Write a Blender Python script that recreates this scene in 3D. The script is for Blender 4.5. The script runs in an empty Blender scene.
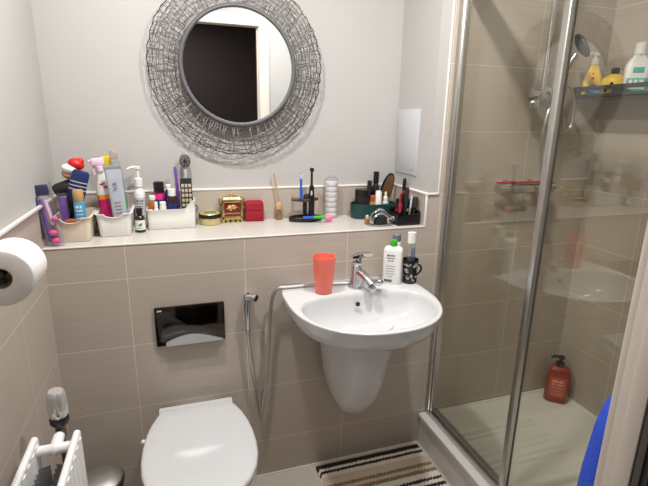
import bpy, bmesh, math, random
from mathutils import Matrix, Vector
random.seed(7)
PI = math.pi
S = bpy.context.scene
C = S.collection

# ------------------------------------------------------------------ camera
CAM = (0.4123, -1.6043, 1.4508)
YAW, PITCH, ROLL, FPX = 0.3197, 0.2610, 0.0178, 456.53
cd = bpy.data.cameras.new('camera'); cam = bpy.data.objects.new('camera', cd); C.objects.link(cam)
cy, sy, cp, sp = math.cos(YAW), math.sin(YAW), math.cos(PITCH), math.sin(PITCH)
fv = Vector((sy*cp, cy*cp, -sp)); rv = Vector((cy, -sy, 0)); uv = rv.cross(fv)
cr, sr = math.cos(ROLL), math.sin(ROLL)
r2, u2 = cr*rv + sr*uv, -sr*rv + cr*uv
M = Matrix.Identity(4)
for i in range(3):
    M[i][0], M[i][1], M[i][2], M[i][3] = r2[i], u2[i], -fv[i], CAM[i]
cam.matrix_world = M
cd.sensor_fit = 'HORIZONTAL'; cd.sensor_width = 36.0; cd.lens = FPX/648*36.0
cd.clip_start = 0.02
S.camera = cam

# ------------------------------------------------------------------ world, lights, exposure
w = bpy.data.worlds.new('world'); S.world = w; w.use_nodes = True
w.node_tree.nodes['Background'].inputs[0].default_value = (1, .95, .9, 1)
w.node_tree.nodes['Background'].inputs[1].default_value = 0.02

def area(name, loc, size, power, col, target=None, spread=PI):
    l = bpy.data.lights.new(name, 'AREA'); l.shape = 'DISK'; l.size = size; l.energy = power
    l.color = col; l.spread = spread
    o = bpy.data.objects.new(name, l); C.objects.link(o); o.location = loc
    if target:
        o.rotation_euler = (Vector(target)-Vector(loc)).to_track_quat('-Z', 'Y').to_euler()
    return o
area('ceiling_spotlight', (0.42, -0.42, 2.385), 0.09, 11.0, (1.0, .985, .962))
area('hall_fill', (0.4, -2.3, 2.36), 0.2, 2.3, (1.0, .92, .9))  # added fill light, lifts the hall that the mirror shows; no real fitting
area('ceiling_spotlight', (1.08, -0.62, 2.385), 0.09, 11.0, (1.0, .985, .962))

S.view_settings.view_transform = 'Standard'; S.view_settings.look = 'None'
S.view_settings.gamma = 1.0; S.view_settings.use_curve_mapping = False
S.view_settings.exposure = 0.60

# ------------------------------------------------------------------ sizes of the place (metres)
XR, XRET, XG = 2.20, 1.383, 1.478        # shower wall, return of the ledge recess, glass line
D, ZL, ZU = 0.300, 1.042, 1.175          # recess depth, ledge top, top of the tile upstand
YR, ZC = -1.18, 2.40                     # rear wall, ceiling
GX, GZ = 0.24, 0.92                      # one grout crossing

# ------------------------------------------------------------------ materials
def srgb(r, g, b):
    f = lambda c: (c/255/12.92) if c/255 <= .04045 else ((c/255+.055)/1.055)**2.4
    return (f(r), f(g), f(b), 1)

def nt(m):
    m.use_nodes = True
    t = m.node_tree; t.nodes.clear()
    return t, t.nodes, t.links

def mat(name, rgb, rough=.5, metal=0, spec=.5, vary=.06, scale=40, bump=0, coat=0, sub=0):
    m = bpy.data.materials.new(name); t, N, L = nt(m)
    out = N.new('ShaderNodeOutputMaterial'); p = N.new('ShaderNodeBsdfPrincipled')
    L.new(p.outputs[0], out.inputs[0])
    tc = N.new('ShaderNodeTexCoord'); nz = N.new('ShaderNodeTexNoise')
    nz.inputs['Scale'].default_value = scale; nz.inputs['Detail'].default_value = 3
    L.new(tc.outputs['Object'], nz.inputs['Vector'])
    c = srgb(*rgb); mx = N.new('ShaderNodeMix'); mx.data_type = 'RGBA'
    mx.inputs[6].default_value = tuple(x*(1-vary) for x in c[:3])+(1,)
    mx.inputs[7].default_value = tuple(min(1, x*(1+vary)) for x in c[:3])+(1,)
    L.new(nz.outputs[0], mx.inputs[0]); L.new(mx.outputs[2], p.inputs['Base Color'])
    p.inputs['Roughness'].default_value = rough; p.inputs['Metallic'].default_value = metal
    p.inputs['Specular IOR Level'].default_value = spec; p.inputs['Coat Weight'].default_value = coat
    p.inputs['Subsurface Weight'].default_value = sub
    if bump:
        b = N.new('ShaderNodeBump'); b.inputs['Strength'].default_value = bump; b.inputs['Distance'].default_value = .003
        L.new(nz.outputs[0], b.inputs['Height']); L.new(b.outputs[0], p.inputs['Normal'])
    return m

def clear(name, rgb, refl=1.0, rough=.05, ior=1.5, body=0.0, bodyrgb=(200, 200, 200)):
    """thin clear sheet: see-through, with fresnel reflection and an optional milky body"""
    m = bpy.data.materials.new(name); t, N, L = nt(m)
    out = N.new('ShaderNodeOutputMaterial')
    tr = N.new('ShaderNodeBsdfTransparent'); tr.inputs[0].default_value = srgb(*rgb)
    gl = N.new('ShaderNodeBsdfGlossy'); gl.inputs['Roughness'].default_value = rough
    gl.inputs[0].default_value = (1, 1, 1, 1)
    # the same reflectance from either side of the sheet: r0 + (1-r0) * facing^5
    r0 = ((ior-1)/(ior+1))**2
    lw = N.new('ShaderNodeLayerWeight'); lw.inputs[0].default_value = .5
    pw = N.new('ShaderNodeMath'); pw.operation = 'POWER'; pw.inputs[1].default_value = 5; L.new(lw.outputs['Facing'], pw.inputs[0])
    mu = N.new('ShaderNodeMath'); mu.operation = 'MULTIPLY_ADD'; mu.inputs[1].default_value = (1-r0)*refl; mu.inputs[2].default_value = r0*refl; mu.use_clamp = True
    L.new(pw.outputs[0], mu.inputs[0])
    base = tr
    if body:
        df = N.new('ShaderNodeBsdfDiffuse'); tc = N.new('ShaderNodeTexCoord'); nz = N.new('ShaderNodeTexNoise')
        nz.inputs['Scale'].default_value = 30; L.new(tc.outputs['Object'], nz.inputs['Vector'])
        df.inputs[0].default_value = srgb(*bodyrgb)
        mm = N.new('ShaderNodeMath'); mm.operation = 'MULTIPLY'; mm.inputs[1].default_value = body*2; mm.use_clamp = True
        L.new(nz.outputs[0], mm.inputs[0])
        mb = N.new('ShaderNodeMixShader'); L.new(mm.outputs[0], mb.inputs[0])
        L.new(tr.outputs[0], mb.inputs[1]); L.new(df.outputs[0], mb.inputs[2]); base = mb
    mx = N.new('ShaderNodeMixShader'); L.new(mu.outputs[0], mx.inputs[0])
    L.new(base.outputs[0], mx.inputs[1]); L.new(gl.outputs[0], mx.inputs[2]); L.new(mx.outputs[0], out.inputs[0])
    return m

def tile_mat(name, ua, va, u0, v0, tw, th, rgb=(187, 175, 163), grout=(226, 216, 203), rough=.32):
    """ceramic tile with fine drawn lines along the u axis and pale grout, in room coordinates"""
    m = bpy.data.materials.new(name); t, N, L = nt(m)
    out = N.new('ShaderNodeOutputMaterial'); p = N.new('ShaderNodeBsdfPrincipled'); L.new(p.outputs[0], out.inputs[0])
    g = N.new('ShaderNodeNewGeometry'); s = N.new('ShaderNodeSeparateXYZ'); L.new(g.outputs['Position'], s.inputs[0])
    def math_(op, a, b=None, c=None):
        n = N.new('ShaderNodeMath'); n.operation = op
        for i, v in enumerate((a, b, c)):
            if v is None: continue
            if isinstance(v, (int, float)): n.inputs[i].default_value = v
            else: L.new(v, n.inputs[i])
        return n.outputs[0]
    U = math_('SUBTRACT', s.outputs[ua], u0); V = math_('SUBTRACT', s.outputs[va], v0)
    def dist(x, w_):
        q = math_('DIVIDE', x, w_); fl = math_('ROUND', q); return math_('ABSOLUTE', math_('MULTIPLY', math_('SUBTRACT', q, fl), w_))
    du, dv = dist(U, tw), dist(V, th)
    dm = math_('MINIMUM', du, dv)
    gm = math_('SUBTRACT', 1.0, math_('SMOOTH_MIN', math_('MULTIPLY', math_('MAXIMUM', math_('SUBTRACT', dm, .0007), 0), 1400), 1.0, .1))
    gm = math_('MAXIMUM', gm, 0.0)
    cv = N.new('ShaderNodeCombineXYZ'); L.new(math_('MULTIPLY', U, 2.2), cv.inputs[0]); L.new(math_('MULTIPLY', V, 170), cv.inputs[1])
    nz = N.new('ShaderNodeTexNoise'); nz.inputs['Scale'].default_value = 1.0; nz.inputs['Detail'].default_value = 4
    L.new(cv.outputs[0], nz.inputs['Vector'])
    cell = N.new('ShaderNodeCombineXYZ'); L.new(math_('FLOOR', math_('DIVIDE', U, tw)), cell.inputs[0]); L.new(math_('FLOOR', math_('DIVIDE', V, th)), cell.inputs[1])
    wn = N.new('ShaderNodeTexWhiteNoise'); L.new(cell.outputs[0], wn.inputs['Vector'])
    k = math_('ADD', math_('MULTIPLY', nz.outputs[0], .26), math_('ADD', math_('MULTIPLY', wn.outputs['Value'], .05), .84))
    c = srgb(*rgb)
    hs = N.new('ShaderNodeMix'); hs.data_type = 'RGBA'; hs.blend_type = 'MULTIPLY'; hs.inputs[0].default_value = 1
    hs.inputs[6].default_value = c; L.new(k, hs.inputs[7])
    mx = N.new('ShaderNodeMix'); mx.data_type = 'RGBA'; L.new(gm, mx.inputs[0])
    L.new(hs.outputs[2], mx.inputs[6]); mx.inputs[7].default_value = srgb(*grout); L.new(mx.outputs[2], p.inputs['Base Color'])
    p.inputs['Roughness'].default_value = rough
    h = math_('SUBTRACT', math_('MULTIPLY', nz.outputs[0], .25), math_('MULTIPLY', gm, 1.0))
    b = N.new('ShaderNodeBump'); b.inputs['Strength'].default_value = .25; b.inputs['Distance'].default_value = .002
    L.new(h, b.inputs['Height']); L.new(b.outputs[0], p.inputs['Normal'])
    return m

TF = tile_mat('tile_front', 0, 2, GX, GZ, .4, .25)
TS = tile_mat('tile_side', 1, 2, -.28, GZ, .4, .25)
TT = tile_mat('tile_top', 0, 1, GX, .52, .4, .6, rgb=(202, 197, 190), rough=.25)  # same tile, overhead light on the ledge top put into a paler colour
TFLOOR = tile_mat('tile_floor', 0, 1, .1, .0, .4, .4, rgb=(210, 200, 188))
PLASTER = mat('plaster', (186, 183, 180), .75, vary=.015, scale=6, bump=.05)
CEIL = mat('ceiling_paint', (236, 234, 230), .8, vary=.01, scale=5)
TRIM = mat('white_trim', (240, 237, 231), .3, vary=.01)
WPAINT = mat('door_frame_paint', (219, 208, 196), .45, vary=.02, scale=12)
DARKDOOR = mat('dark_door_wood', (58, 50, 48), .55, vary=.15, scale=18)
HALL = mat('hall_paint', (112, 100, 97), .8, vary=.04, scale=5)
GASKET = mat('grey_seal', (84, 80, 78), .6)
CERAMIC = mat('white_ceramic', (208, 208, 209), .14, vary=.008, scale=5, coat=.3)
TRAYW = mat('shower_tray_acrylic', (232, 231, 228), .28, vary=.02, scale=10)
CHROME = mat('chrome', (205, 207, 210), .12, 1, vary=.04)
SATIN = mat('satin_aluminium', (196, 194, 190), .32, 1, vary=.04)
DKCHROME = mat('smoked_chrome', (72, 68, 66), .07, 1, vary=.05)
STEEL = mat('brushed_steel', (190, 189, 187), .42, 1, vary=.06, scale=60)
WHITE = mat('white_plastic', (236, 234, 229), .35, vary=.01)
RADW = mat('radiator_enamel', (238, 237, 236), .3, vary=.01)
CREAM = mat('cream_plastic', (231, 220, 200), .4, vary=.015)
BLACK = mat('black_plastic', (20, 19, 20), .35, vary=.2)
BLACKM = mat('black_matte', (26, 24, 25), .65, vary=.2)
GREY = mat('grey_plastic', (120, 120, 124), .45)
LGREY = mat('pale_grey_plastic', (196, 198, 202), .4, vary=.02)
CORAL = mat('coral_plastic', (246, 122, 104), .38, vary=.02, sub=.1)
GREEN = mat('green_plastic', (60, 176, 40), .35)
TEAL = mat('dark_teal_plastic', (20, 62, 58), .4)
PINK = mat('pink_plastic', (240, 120, 176), .4)
HOTPINK = mat('hot_pink_foam', (246, 90, 160), .6)
MAGENTA = mat('magenta_plastic', (206, 28, 110), .35)
PALEPINK = mat('pale_pink_plastic', (236, 206, 224), .35)
YELLOW = mat('yellow_plastic', (240, 214, 30), .35)
ORANGE = mat('orange_band', (246, 150, 30), .4)
RED = mat('red_plastic', (206, 30, 28), .4)
CRIM = mat('crimson_plastic', (164, 24, 36), .35)
NAVY = mat('navy_plastic', (28, 44, 98), .4)
BLUE = mat('blue_plastic', (36, 90, 190), .35)
SKY = mat('sky_blue_label', (72, 150, 190), .4)
TAN = mat('tan_plastic', (190, 148, 98), .45)
BROWN = mat('brown_plastic', (158, 88, 52), .5)
PURPLE = mat('purple_plastic', (110, 66, 160), .4)
AMBER = mat('amber_glass', (44, 26, 16), .12, vary=.1)
ORAMB = mat('orange_amber', (170, 100, 42), .2)
GOLD = mat('gold_metal', (210, 186, 124), .28, 1, vary=.12)
CGOLD = mat('pale_gold_tin', (222, 206, 150), .35, .6, vary=.06)
VELVET = mat('red_velvet', (150, 14, 34), .8, vary=.15, scale=120)
GARNET = mat('garnet_enamel', (110, 14, 22), .3, vary=.2)
WOOD = mat('pale_wood', (196, 158, 112), .6, vary=.12)
BRONZE = mat('bronze_plastic', (92, 72, 54), .4, .4)
SKIN = mat('beige_face_plastic', (198, 150, 112), .5)
PAPER = mat('tissue_paper', (236, 231, 229), .9, vary=.02, scale=120, bump=.15)
LABELW = mat('white_label', (228, 228, 224), .5)
INK = mat('grey_print', (88, 92, 98), .5)
INKB = mat('blue_print', (30, 70, 130), .5)
INKG = mat('green_print', (60, 120, 50), .5)
REDB = mat('red_brown_bottle', (146, 50, 36), .3, vary=.08)
MINT = mat('turquoise_label', (46, 168, 168), .4)
PALEY = mat('soft_yellow_plastic', (236, 196, 60), .4)
TOWELB = mat('blue_terry', (34, 72, 190), .95, vary=.35, scale=260, bump=.6)
WIRE = mat('grey_wire', (108, 100, 96), .42, .4, vary=.12)
WIREDK = mat('dark_rim_wire', (62, 56, 54), .45, .5, vary=.15)
RINGM = mat('grey_painted_ring', (106, 106, 110), .45, .3, vary=.08)
FINS = mat('dark_fin_metal', (150, 148, 148), .5, .2)
BRASS = mat('aged_brass', (120, 106, 86), .4, .8)
GLASS = clear('shower_glass', (249, 249, 244), 1.35, .0, 1.5)
FILM = clear('clear_film', (244, 242, 246), 1.0, .12, 1.45, .05, (210, 200, 220))
CLEARP = clear('clear_plastic', (240, 240, 242), 1.0, .06, 1.45, .12, (226, 226, 226))
def mirror_mat():
    m = bpy.data.materials.new('mirror_silver'); t, N, L = nt(m)
    out = N.new('ShaderNodeOutputMaterial'); g = N.new('ShaderNodeBsdfGlossy'); g.inputs['Roughness'].default_value = 0
    g.inputs[0].default_value = (.86, .88, .88, 1); L.new(g.outputs[0], out.inputs[0]); return m
MIRROR = mirror_mat()

def mat_stripes():
    m = bpy.data.materials.new('striped_chenille'); t, N, L = nt(m)
    out = N.new('ShaderNodeOutputMaterial'); p = N.new('ShaderNodeBsdfPrincipled'); L.new(p.outputs[0], out.inputs[0])
    tc = N.new('ShaderNodeTexCoord'); s = N.new('ShaderNodeSeparateXYZ'); L.new(tc.outputs['Object'], s.inputs[0])
    wv = N.new('ShaderNodeTexNoise'); wv.inputs['Scale'].default_value = 45; L.new(tc.outputs['Object'], wv.inputs['Vector'])
    # saw-toothed edges of the woven stripes
    pp = N.new('ShaderNodeMath'); pp.operation = 'PINGPONG'; L.new(s.outputs[0], pp.inputs[0]); pp.inputs[1].default_value = .008
    a = N.new('ShaderNodeMath'); a.operation = 'MULTIPLY_ADD'; L.new(pp.outputs[0], a.inputs[0]); a.inputs[1].default_value = .7
    L.new(s.outputs[1], a.inputs[2])
    b = N.new('ShaderNodeMath'); b.operation = 'MULTIPLY_ADD'; L.new(wv.outputs[0], b.inputs[0]); b.inputs[1].default_value = .008; L.new(a.outputs[0], b.inputs[2])
    mp = N.new('ShaderNodeMapRange'); mp.inputs[1].default_value = 0.0; mp.inputs[2].default_value = -.64
    L.new(b.outputs[0], mp.inputs[0])
    r = N.new('ShaderNodeValToRGB'); r.color_ramp.interpolation = 'CONSTANT'
    dk, cr_, bg, tn = srgb(50, 38, 32), srgb(244, 234, 220), srgb(222, 206, 182), srgb(150, 130, 108)
    st = [(0, dk), (.045, cr_), (.068, dk), (.09, cr_), (.125, bg), (.19, tn), (.215, bg), (.245, tn), (.27, cr_), (.318, dk), (.34, cr_), (.368, dk),
          (.395, cr_), (.42, bg), (.5, tn), (.55, bg), (.6, dk), (.63, cr_), (.66, dk), (.7, bg), (.78, tn), (.84, cr_), (.88, dk), (.92, cr_)]
    el = r.color_ramp.elements
    el[0].position, el[0].color = st[0]; el[1].position, el[1].color = st[-1]
    for q, c in st[1:-1]:
        e = el.new(q); e.color = c
    L.new(mp.outputs[0], r.inputs[0])
    mx = N.new('ShaderNodeMix'); mx.data_type = 'RGBA'; mx.blend_type = 'MULTIPLY'; mx.inputs[0].default_value = .22
    n2 = N.new('ShaderNodeTexNoise'); n2.inputs['Scale'].default_value = 220; L.new(tc.outputs['Object'], n2.inputs['Vector'])
    L.new(r.outputs[0], mx.inputs[6]); L.new(n2.outputs[0], mx.inputs[7]); L.new(mx.outputs[2], p.inputs['Base Color'])
    p.inputs['Roughness'].default_value = .95
    return m
STRIPES = mat_stripes()

# ------------------------------------------------------------------ mesh builder
class B:
    def __init__(s): s.bm = bmesh.new(); s.mi = 0
    def _new(s, vs, fs, xf=None):
        vv = [s.bm.verts.new(xf @ Vector(v) if xf else Vector(v)) for v in vs]
        for f in fs:
            try:
                q = s.bm.faces.new([vv[i] for i in f]); q.material_index = s.mi; q.smooth = True
            except ValueError: pass
        return s
    def box(s, x0, x1, y0, y1, z0, z1, bev=0, seg=2, xf=None):
        t = bmesh.new(); bmesh.ops.create_cube(t, size=1)
        for v in t.verts:
            v.co = Vector(((x0+x1)/2+v.co.x*(x1-x0), (y0+y1)/2+v.co.y*(y1-y0), (z0+z1)/2+v.co.z*(z1-z0)))
        if bev: bmesh.ops.bevel(t, geom=list(t.edges), offset=bev, segments=seg, profile=.5, affect='EDGES')
        return s.take(t, xf)
    def take(s, t, xf=None):
        t.verts.ensure_lookup_table(); t.verts.index_update()
        r = s._new([v.co.copy() for v in t.verts], [[v.index for v in f.verts] for f in t.faces], xf); t.free(); return r
    def rings(s, rs, cap0=True, cap1=True, xf=None):
        n = len(rs[0]); vs = [p for r in rs for p in r]; fs = []
        for i in range(len(rs)-1):
            for j in range(n):
                k = (j+1) % n; fs.append([i*n+j, i*n+k, (i+1)*n+k, (i+1)*n+j])
        if cap0: fs.append(list(range(n))[::-1])
        if cap1: fs.append([(len(rs)-1)*n+j for j in range(n)])
        return s._new(vs, fs, xf)
    def lathe(s, prof, n=24, c=(0, 0, 0), sx=1, sy=1, xf=None, cap0=True, cap1=True):
        rs = [[(c[0]+sx*max(r, 1e-5)*math.cos(2*PI*j/n), c[1]+sy*max(r, 1e-5)*math.sin(2*PI*j/n), c[2]+z) for j in range(n)] for r, z in prof]
        return s.rings(rs, cap0, cap1, xf)
    def tube(s, pts, r, n=8, xf=None, closed=False):
        pts = [Vector(p) for p in pts]; m = len(pts); rr = r if isinstance(r, (list, tuple)) else [r]*m
        rs = []; up = None
        for i, p in enumerate(pts):
            if closed: d = pts[(i+1) % m]-pts[i-1]
            else: d = pts[min(i+1, m-1)]-pts[max(i-1, 0)]
            d.normalize()
            if up is None: up = d.orthogonal().normalized()
            up = up-d*up.dot(d)
            up = up.normalized() if up.length > 1e-6 else d.orthogonal().normalized()
            v = d.cross(up)
            rs.append([p+rr[i]*(math.cos(2*PI*j/n)*up+math.sin(2*PI*j/n)*v) for j in range(n)])
        if closed: rs.append(rs[0]); return s.rings(rs, False, False, xf)
        return s.rings(rs, True, True, xf)
    def ball(s, c, r, sc=(1, 1, 1), xf=None, u=16, v=10):
        t = bmesh.new(); bmesh.ops.create_uvsphere(t, u_segments=u, v_segments=v, radius=r)
        for q in t.verts: q.co = Vector((c[0]+q.co.x*sc[0], c[1]+q.co.y*sc[1], c[2]+q.co.z*sc[2]))
        return s.take(t, xf)
    def prism(s, poly, a0, a1, axis='z', bev=0, xf=None):
        t = bmesh.new()
        def P(p, a): return {'z': (p[0], p[1], a), 'y': (p[0], a, p[1]), 'x': (a, p[0], p[1])}[axis]
        lo = [t.verts.new(P(p, a0)) for p in poly]; hi = [t.verts.new(P(p, a1)) for p in poly]
        n = len(poly); t.faces.new(lo[::-1]); t.faces.new(hi)
        for i in range(n): t.faces.new([lo[i], lo[(i+1) % n], hi[(i+1) % n], hi[i]])
        bmesh.ops.recalc_face_normals(t, faces=list(t.faces))
        if bev: bmesh.ops.bevel(t, geom=list(t.edges), offset=bev, segments=2, profile=.5, affect='EDGES')
        return s.take(t, xf)
    def dashes(s, wd, h, xf=None, wrap=None, seed=1, th=.0004):
        """one line of print too small to read: short strokes of uneven length, in the xz plane facing -y"""
        q = random.Random(seed); x = -wd/2
        while x < wd/2:
            l = min(q.uniform(.5, 2.2)*h, wd/2-x); n = 4 if wrap else 1
            for i in range(n):
                a, c = x+l*i/n, x+l*(i+1)/n
                if wrap: p = [(wrap*math.sin(u/wrap), -wrap*math.cos(u/wrap)) for u in (a, c)]
                else: p = [(a, -th), (c, -th)]
                s._new([(p[0][0], p[0][1], -h/2), (p[1][0], p[1][1], -h/2), (p[1][0], p[1][1], h/2), (p[0][0], p[0][1], h/2)], [[0, 1, 2, 3]], xf)
            x += l+q.uniform(.3, .6)*h
        return s
    def text(s, body, size, xf=None, wrap=None, depth=.0003):
        """lettering in the xz plane facing -y, centred; wrap = radius to bend it round"""
        cu = bpy.data.curves.new('t', 'FONT'); cu.body = body; cu.size = size; cu.align_x = 'CENTER'; cu.align_y = 'CENTER'; cu.extrude = depth
        o = bpy.data.objects.new('t', cu); C.objects.link(o)
        dg = bpy.context.evaluated_depsgraph_get(); dg.update()
        me = bpy.data.meshes.new_from_object(o.evaluated_get(dg))
        vs = []
        for v in me.vertices:
            x, y, z = v.co
            if wrap: a = x/wrap; R = wrap+z; vs.append((R*math.sin(a), -R*math.cos(a), y))
            else: vs.append((x, -z, y))
        s._new(vs, [list(p.vertices) for p in me.polygons], xf)
        bpy.data.objects.remove(o); bpy.data.curves.remove(cu); bpy.data.meshes.remove(me)
        return s

def link(name, b, mats, parent=None, loc=None, rot=None, angle=35, kind=None):
    if not isinstance(mats, (list, tuple)): mats = [mats]
    bm = b.bm
    bmesh.ops.recalc_face_normals(bm, faces=list(bm.faces))
    me = bpy.data.meshes.new(name); bm.to_mesh(me); bm.free()
    for m in mats: me.materials.append(m)
    me.set_sharp_from_angle(angle=math.radians(angle))
    o = bpy.data.objects.new(name, me); C.objects.link(o)
    if parent: o.parent = parent
    if loc: o.location = loc
    if rot: o.rotation_euler = rot
    if kind: o['kind'] = kind
    return o

def tag(o, label, cat, group=None):
    o['label'] = label; o['category'] = cat
    if group: o['group'] = group
    return o
def thing(name, label, cat, loc, rz=0, group=None, rot=None):
    o = bpy.data.objects.new(name, None); C.objects.link(o); o.location = loc
    o.empty_display_size = .02
    o.rotation_euler = rot if rot else (0, 0, rz)
    return tag(o, label, cat, group)
def struct(name, b, mats): return link(name, b, mats, kind='structure')
def T(x, y, z, rx=0, ry=0, rz=0):
    return Matrix.Translation((x, y, z)) @ Matrix.Rotation(rz, 4, 'Z') @ Matrix.Rotation(ry, 4, 'Y') @ Matrix.Rotation(rx, 4, 'X')

def tile_by_normal(b):
    """front tile on faces looking along y, side tile along x, top tile along z"""
    b.bm.normal_update()
    for f in b.bm.faces:
        n = f.normal; a = [abs(n.x), abs(n.y), abs(n.z)]
        f.material_index = [1, 0, 2][a.index(max(a))]
    return b
TILES = [TF, TS, TT]

def rrect(hx, hy, r, n=6, side=6):
    """rounded rectangle outline, counter-clockwise from +x side"""
    pts = []
    cs = [(hx-r, -hy+r, -PI/2), (hx-r, hy-r, 0), (-hx+r, hy-r, PI/2), (-hx+r, -hy+r, PI)]
    for k, (cx, cy_, a0) in enumerate(cs):
        arc = [(cx+r*math.cos(a0+PI/2*i/n), cy_+r*math.sin(a0+PI/2*i/n)) for i in range(n+1)]
        pts += arc
        nx = cs[(k+1) % 4]; q = (nx[0]+r*math.cos(nx[2]), nx[1]+r*math.sin(nx[2]))
        p = arc[-1]
        for i in range(1, side): pts.append((p[0]+(q[0]-p[0])*i/side, p[1]+(q[1]-p[1])*i/side))
    return pts
def at(poly, z, s=1, dx=0, dy=0): return [(x*s+dx, y*s+dy, z) for x, y in poly]

# ================================================================== the room
b = B(); b.box(-.1, XRET, 0, D+.01, -.05, ZL); tile_by_normal(b); struct('wall_cistern', b, TILES)
b = B(); b.box(XRET, XR+.1, 0, D+.1, -.05, ZC); tile_by_normal(b); struct('wall_shower', b, TILES)
b = B(); b.box(-.1, XRET, D, D+.1, ZL, ZC); struct('wall_back', b, PLASTER)
b = B(); b.box(0, XRET-.008, D-.009, D, ZL, ZU); b.box(XRET-.009, XRET, 0, D, ZL, ZU); tile_by_normal(b); struct('wall_upstand', b, TILES)
b = B(); b.box(XRET-.004, 1.425, -.003, D, ZU, ZC); struct('wall_return', b, PLASTER)
b = B(); b.box(-.12, -.004, YR-.1, D+.1, ZU, ZC); struct('wall_left', b, PLASTER)
b = B(); b.box(-.12, 0, YR-.1, D+.1, -.05, ZU); tile_by_normal(b); struct('wall_left_tiled', b, TILES)
b = B(); b.box(XR, XR+.12, YR-.1, 0, -.05, ZC); tile_by_normal(b); struct('wall_right', b, TILES)
b = B(); b.box(-.12, XR+.12, YR-.12, D+.1, -.1, 0); struct('floor', b, TFLOOR)
b = B(); b.box(-.12, XR+.12, YR-.12, D+.1, ZC, ZC+.1); struct('ceiling', b, CEIL)
XD0, XD1, ZD = .17, 1.012, 2.05          # doorway
b = B(); b.box(-.12, XD0-.03, YR-.07, YR, -.05, ZC); b.box(XD1+.03, XR+.12, YR-.07, YR, -.05, ZC)
b.box(XD0-.03, XD1+.03, YR-.07, YR, ZD+.03, ZC); struct('wall_rear', b, PLASTER)
# door frame: lining with a stop, face moulding on the bathroom side
b = B()
for x0, x1, xs0, xs1 in ((XD1, XD1+.03, XD1-.006, XD1), (XD0-.03, XD0, XD0, XD0+.006)):
    b.box(x0, x1, YR-.045, YR, 0, ZD+.03, .002)
    b.box(xs0, xs1, YR-.044, YR-.019, 0, ZD, .0015)
b.box(XD0, XD1, YR-.045, YR, ZD, ZD+.03, .002)
b.box(XD1+.004, XD1+.07, YR, YR+.014, 0, ZD+.07, .003); b.box(XD0-.07, XD0-.004, YR, YR+.014, 0, ZD+.07, .003)
b.box(XD0-.004, XD1+.004, YR, YR+.014, ZD+.004, ZD+.07, .003)
struct('door_1_frame', b, WPAINT)
b = B(); b.box(XD1-.004, XD1+.02, YR-.066, YR-.0455, 0, ZD, .001); b.box(XD1-.008, XD1-.004, YR-.058, YR-.053, 0, ZD)
struct('trim_6', b, GASKET)
b = B(); b.box(XD1+.045, XD1+.80, YR-.175, YR-.135, .01, ZD-.005, .002); struct('door_1', b, mat('black_brown_door', (24, 21, 20), .6))
# the dim hall outside the door
b = B()
b.box(-.9, -.8, -2.9, YR-.12, -.05, ZC); b.box(XR-.2, XR-.1, -2.9, YR-.12, -.05, ZC); b.box(-.9, XR-.1, -3.0, -2.9, -.05, ZC)
struct('wall_hall', b, HALL)
b = B(); b.box(-.9, XR-.1, -2.95, YR-.12, -.1, 0); struct('floor_hall', b, DARKDOOR)
b = B(); b.box(-.9, XR-.1, -2.95, YR-.12, ZC, ZC+.1); struct('ceiling_hall', b, HALL)
b = B(); b.box(-.9, XD0-.031, YR-.125, YR-.07, -.05, ZC); b.box(XD1+.031, XR, YR-.125, YR-.07, -.05, ZC); b.box(XD0-.031, XD1+.031, YR-.125, YR-.07, ZD+.031, ZC)
struct('wall_hall_side', b, HALL)
# white tile edging
b = B(); b.box(0, .010, YR, D, ZU-.006, ZU+.004, .002); struct('trim_1', b, TRIM)
b = B(); b.box(0, XRET, D-.012, D, ZU-.004, ZU+.004, .002); struct('trim_2', b, TRIM)
b = B(); b.box(XRET-.012, XRET+.001, -.002, D-.01, ZU-.004, ZU+.004, .002); b.box(XRET-.011, 1.428, -.006, .001, ZU-.004, ZU+.004, .002)
struct('trim_3', b, TRIM)
b = B(); b.box(1.423, 1.429, -.007, .001, ZU, ZC, .0015); struct('trim_4', b, TRIM)
b = B(); b.box(XRET-.011, XRET-.003, -.003, .004, ZL, ZU, .0015); b.box(0, XRET-.003, -.002, .003, ZL-.004, ZL+.0006, .001)
struct('trim_5', b, TRIM)
b = B(); b.box(.0, 1.42, -.006, 0, 0, .006, .002); struct('trim_7', b, TRIM)

# ================================================================== wall fittings
t = thing('access_panel', 'pale grey square access panel set in the white recess side above the black organiser', 'access panel', (XRET-.004, .193, 1.37))
b = B(); b.box(-.005, 0, -.095, .095, -.135, .135, .0015); link('frame', b, LGREY, t)
b = B(); b.box(-.0068, -.0045, -.083, .083, -.112, .122, .001); link('hatch', b, LGREY, t)

# round mirror
t = thing('wall_mirror', 'round mirror in a wide woven grey wire frame hung on the back wall', 'mirror', (.676, D, 1.645))
MR, MO, yc = .206, .328, -.035
b = B(); b.lathe([(MR, -.004), (MR, 0)], 64, xf=T(0, yc-.006, 0, PI/2)); link('mirror_glass', b, MIRROR, t)
b = B()
b.rings([[((MR+.008+.009*math.cos(a))*math.cos(q), yc-.004-.011*math.sin(a), (MR+.008+.009*math.cos(a))*math.sin(q)) for a in [2*PI*k/10 for k in range(10)]] for q in [2*PI*j/72 for j in range(73)]], False, False)
link('ring_frame', b, RINGM, t)
b = B(); b.lathe([(.2, -.02), (.2, 0)], 40, xf=T(0, -.0005, 0, PI/2)); link('back_board', b, BLACKM, t)
rnd = random.Random(3)
def prof(u, layer):      # u 0..1 from the ring to the outer rim; the wire cushion bulges to the room on the front layer
    r = MR+.02+(MO-MR-.02)*u
    bul = .024*math.sin(PI*min(1, u*.92+.08))
    return r, (yc-.004-bul) if layer == 0 else (yc+.006+bul*.55)
b = B()
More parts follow.
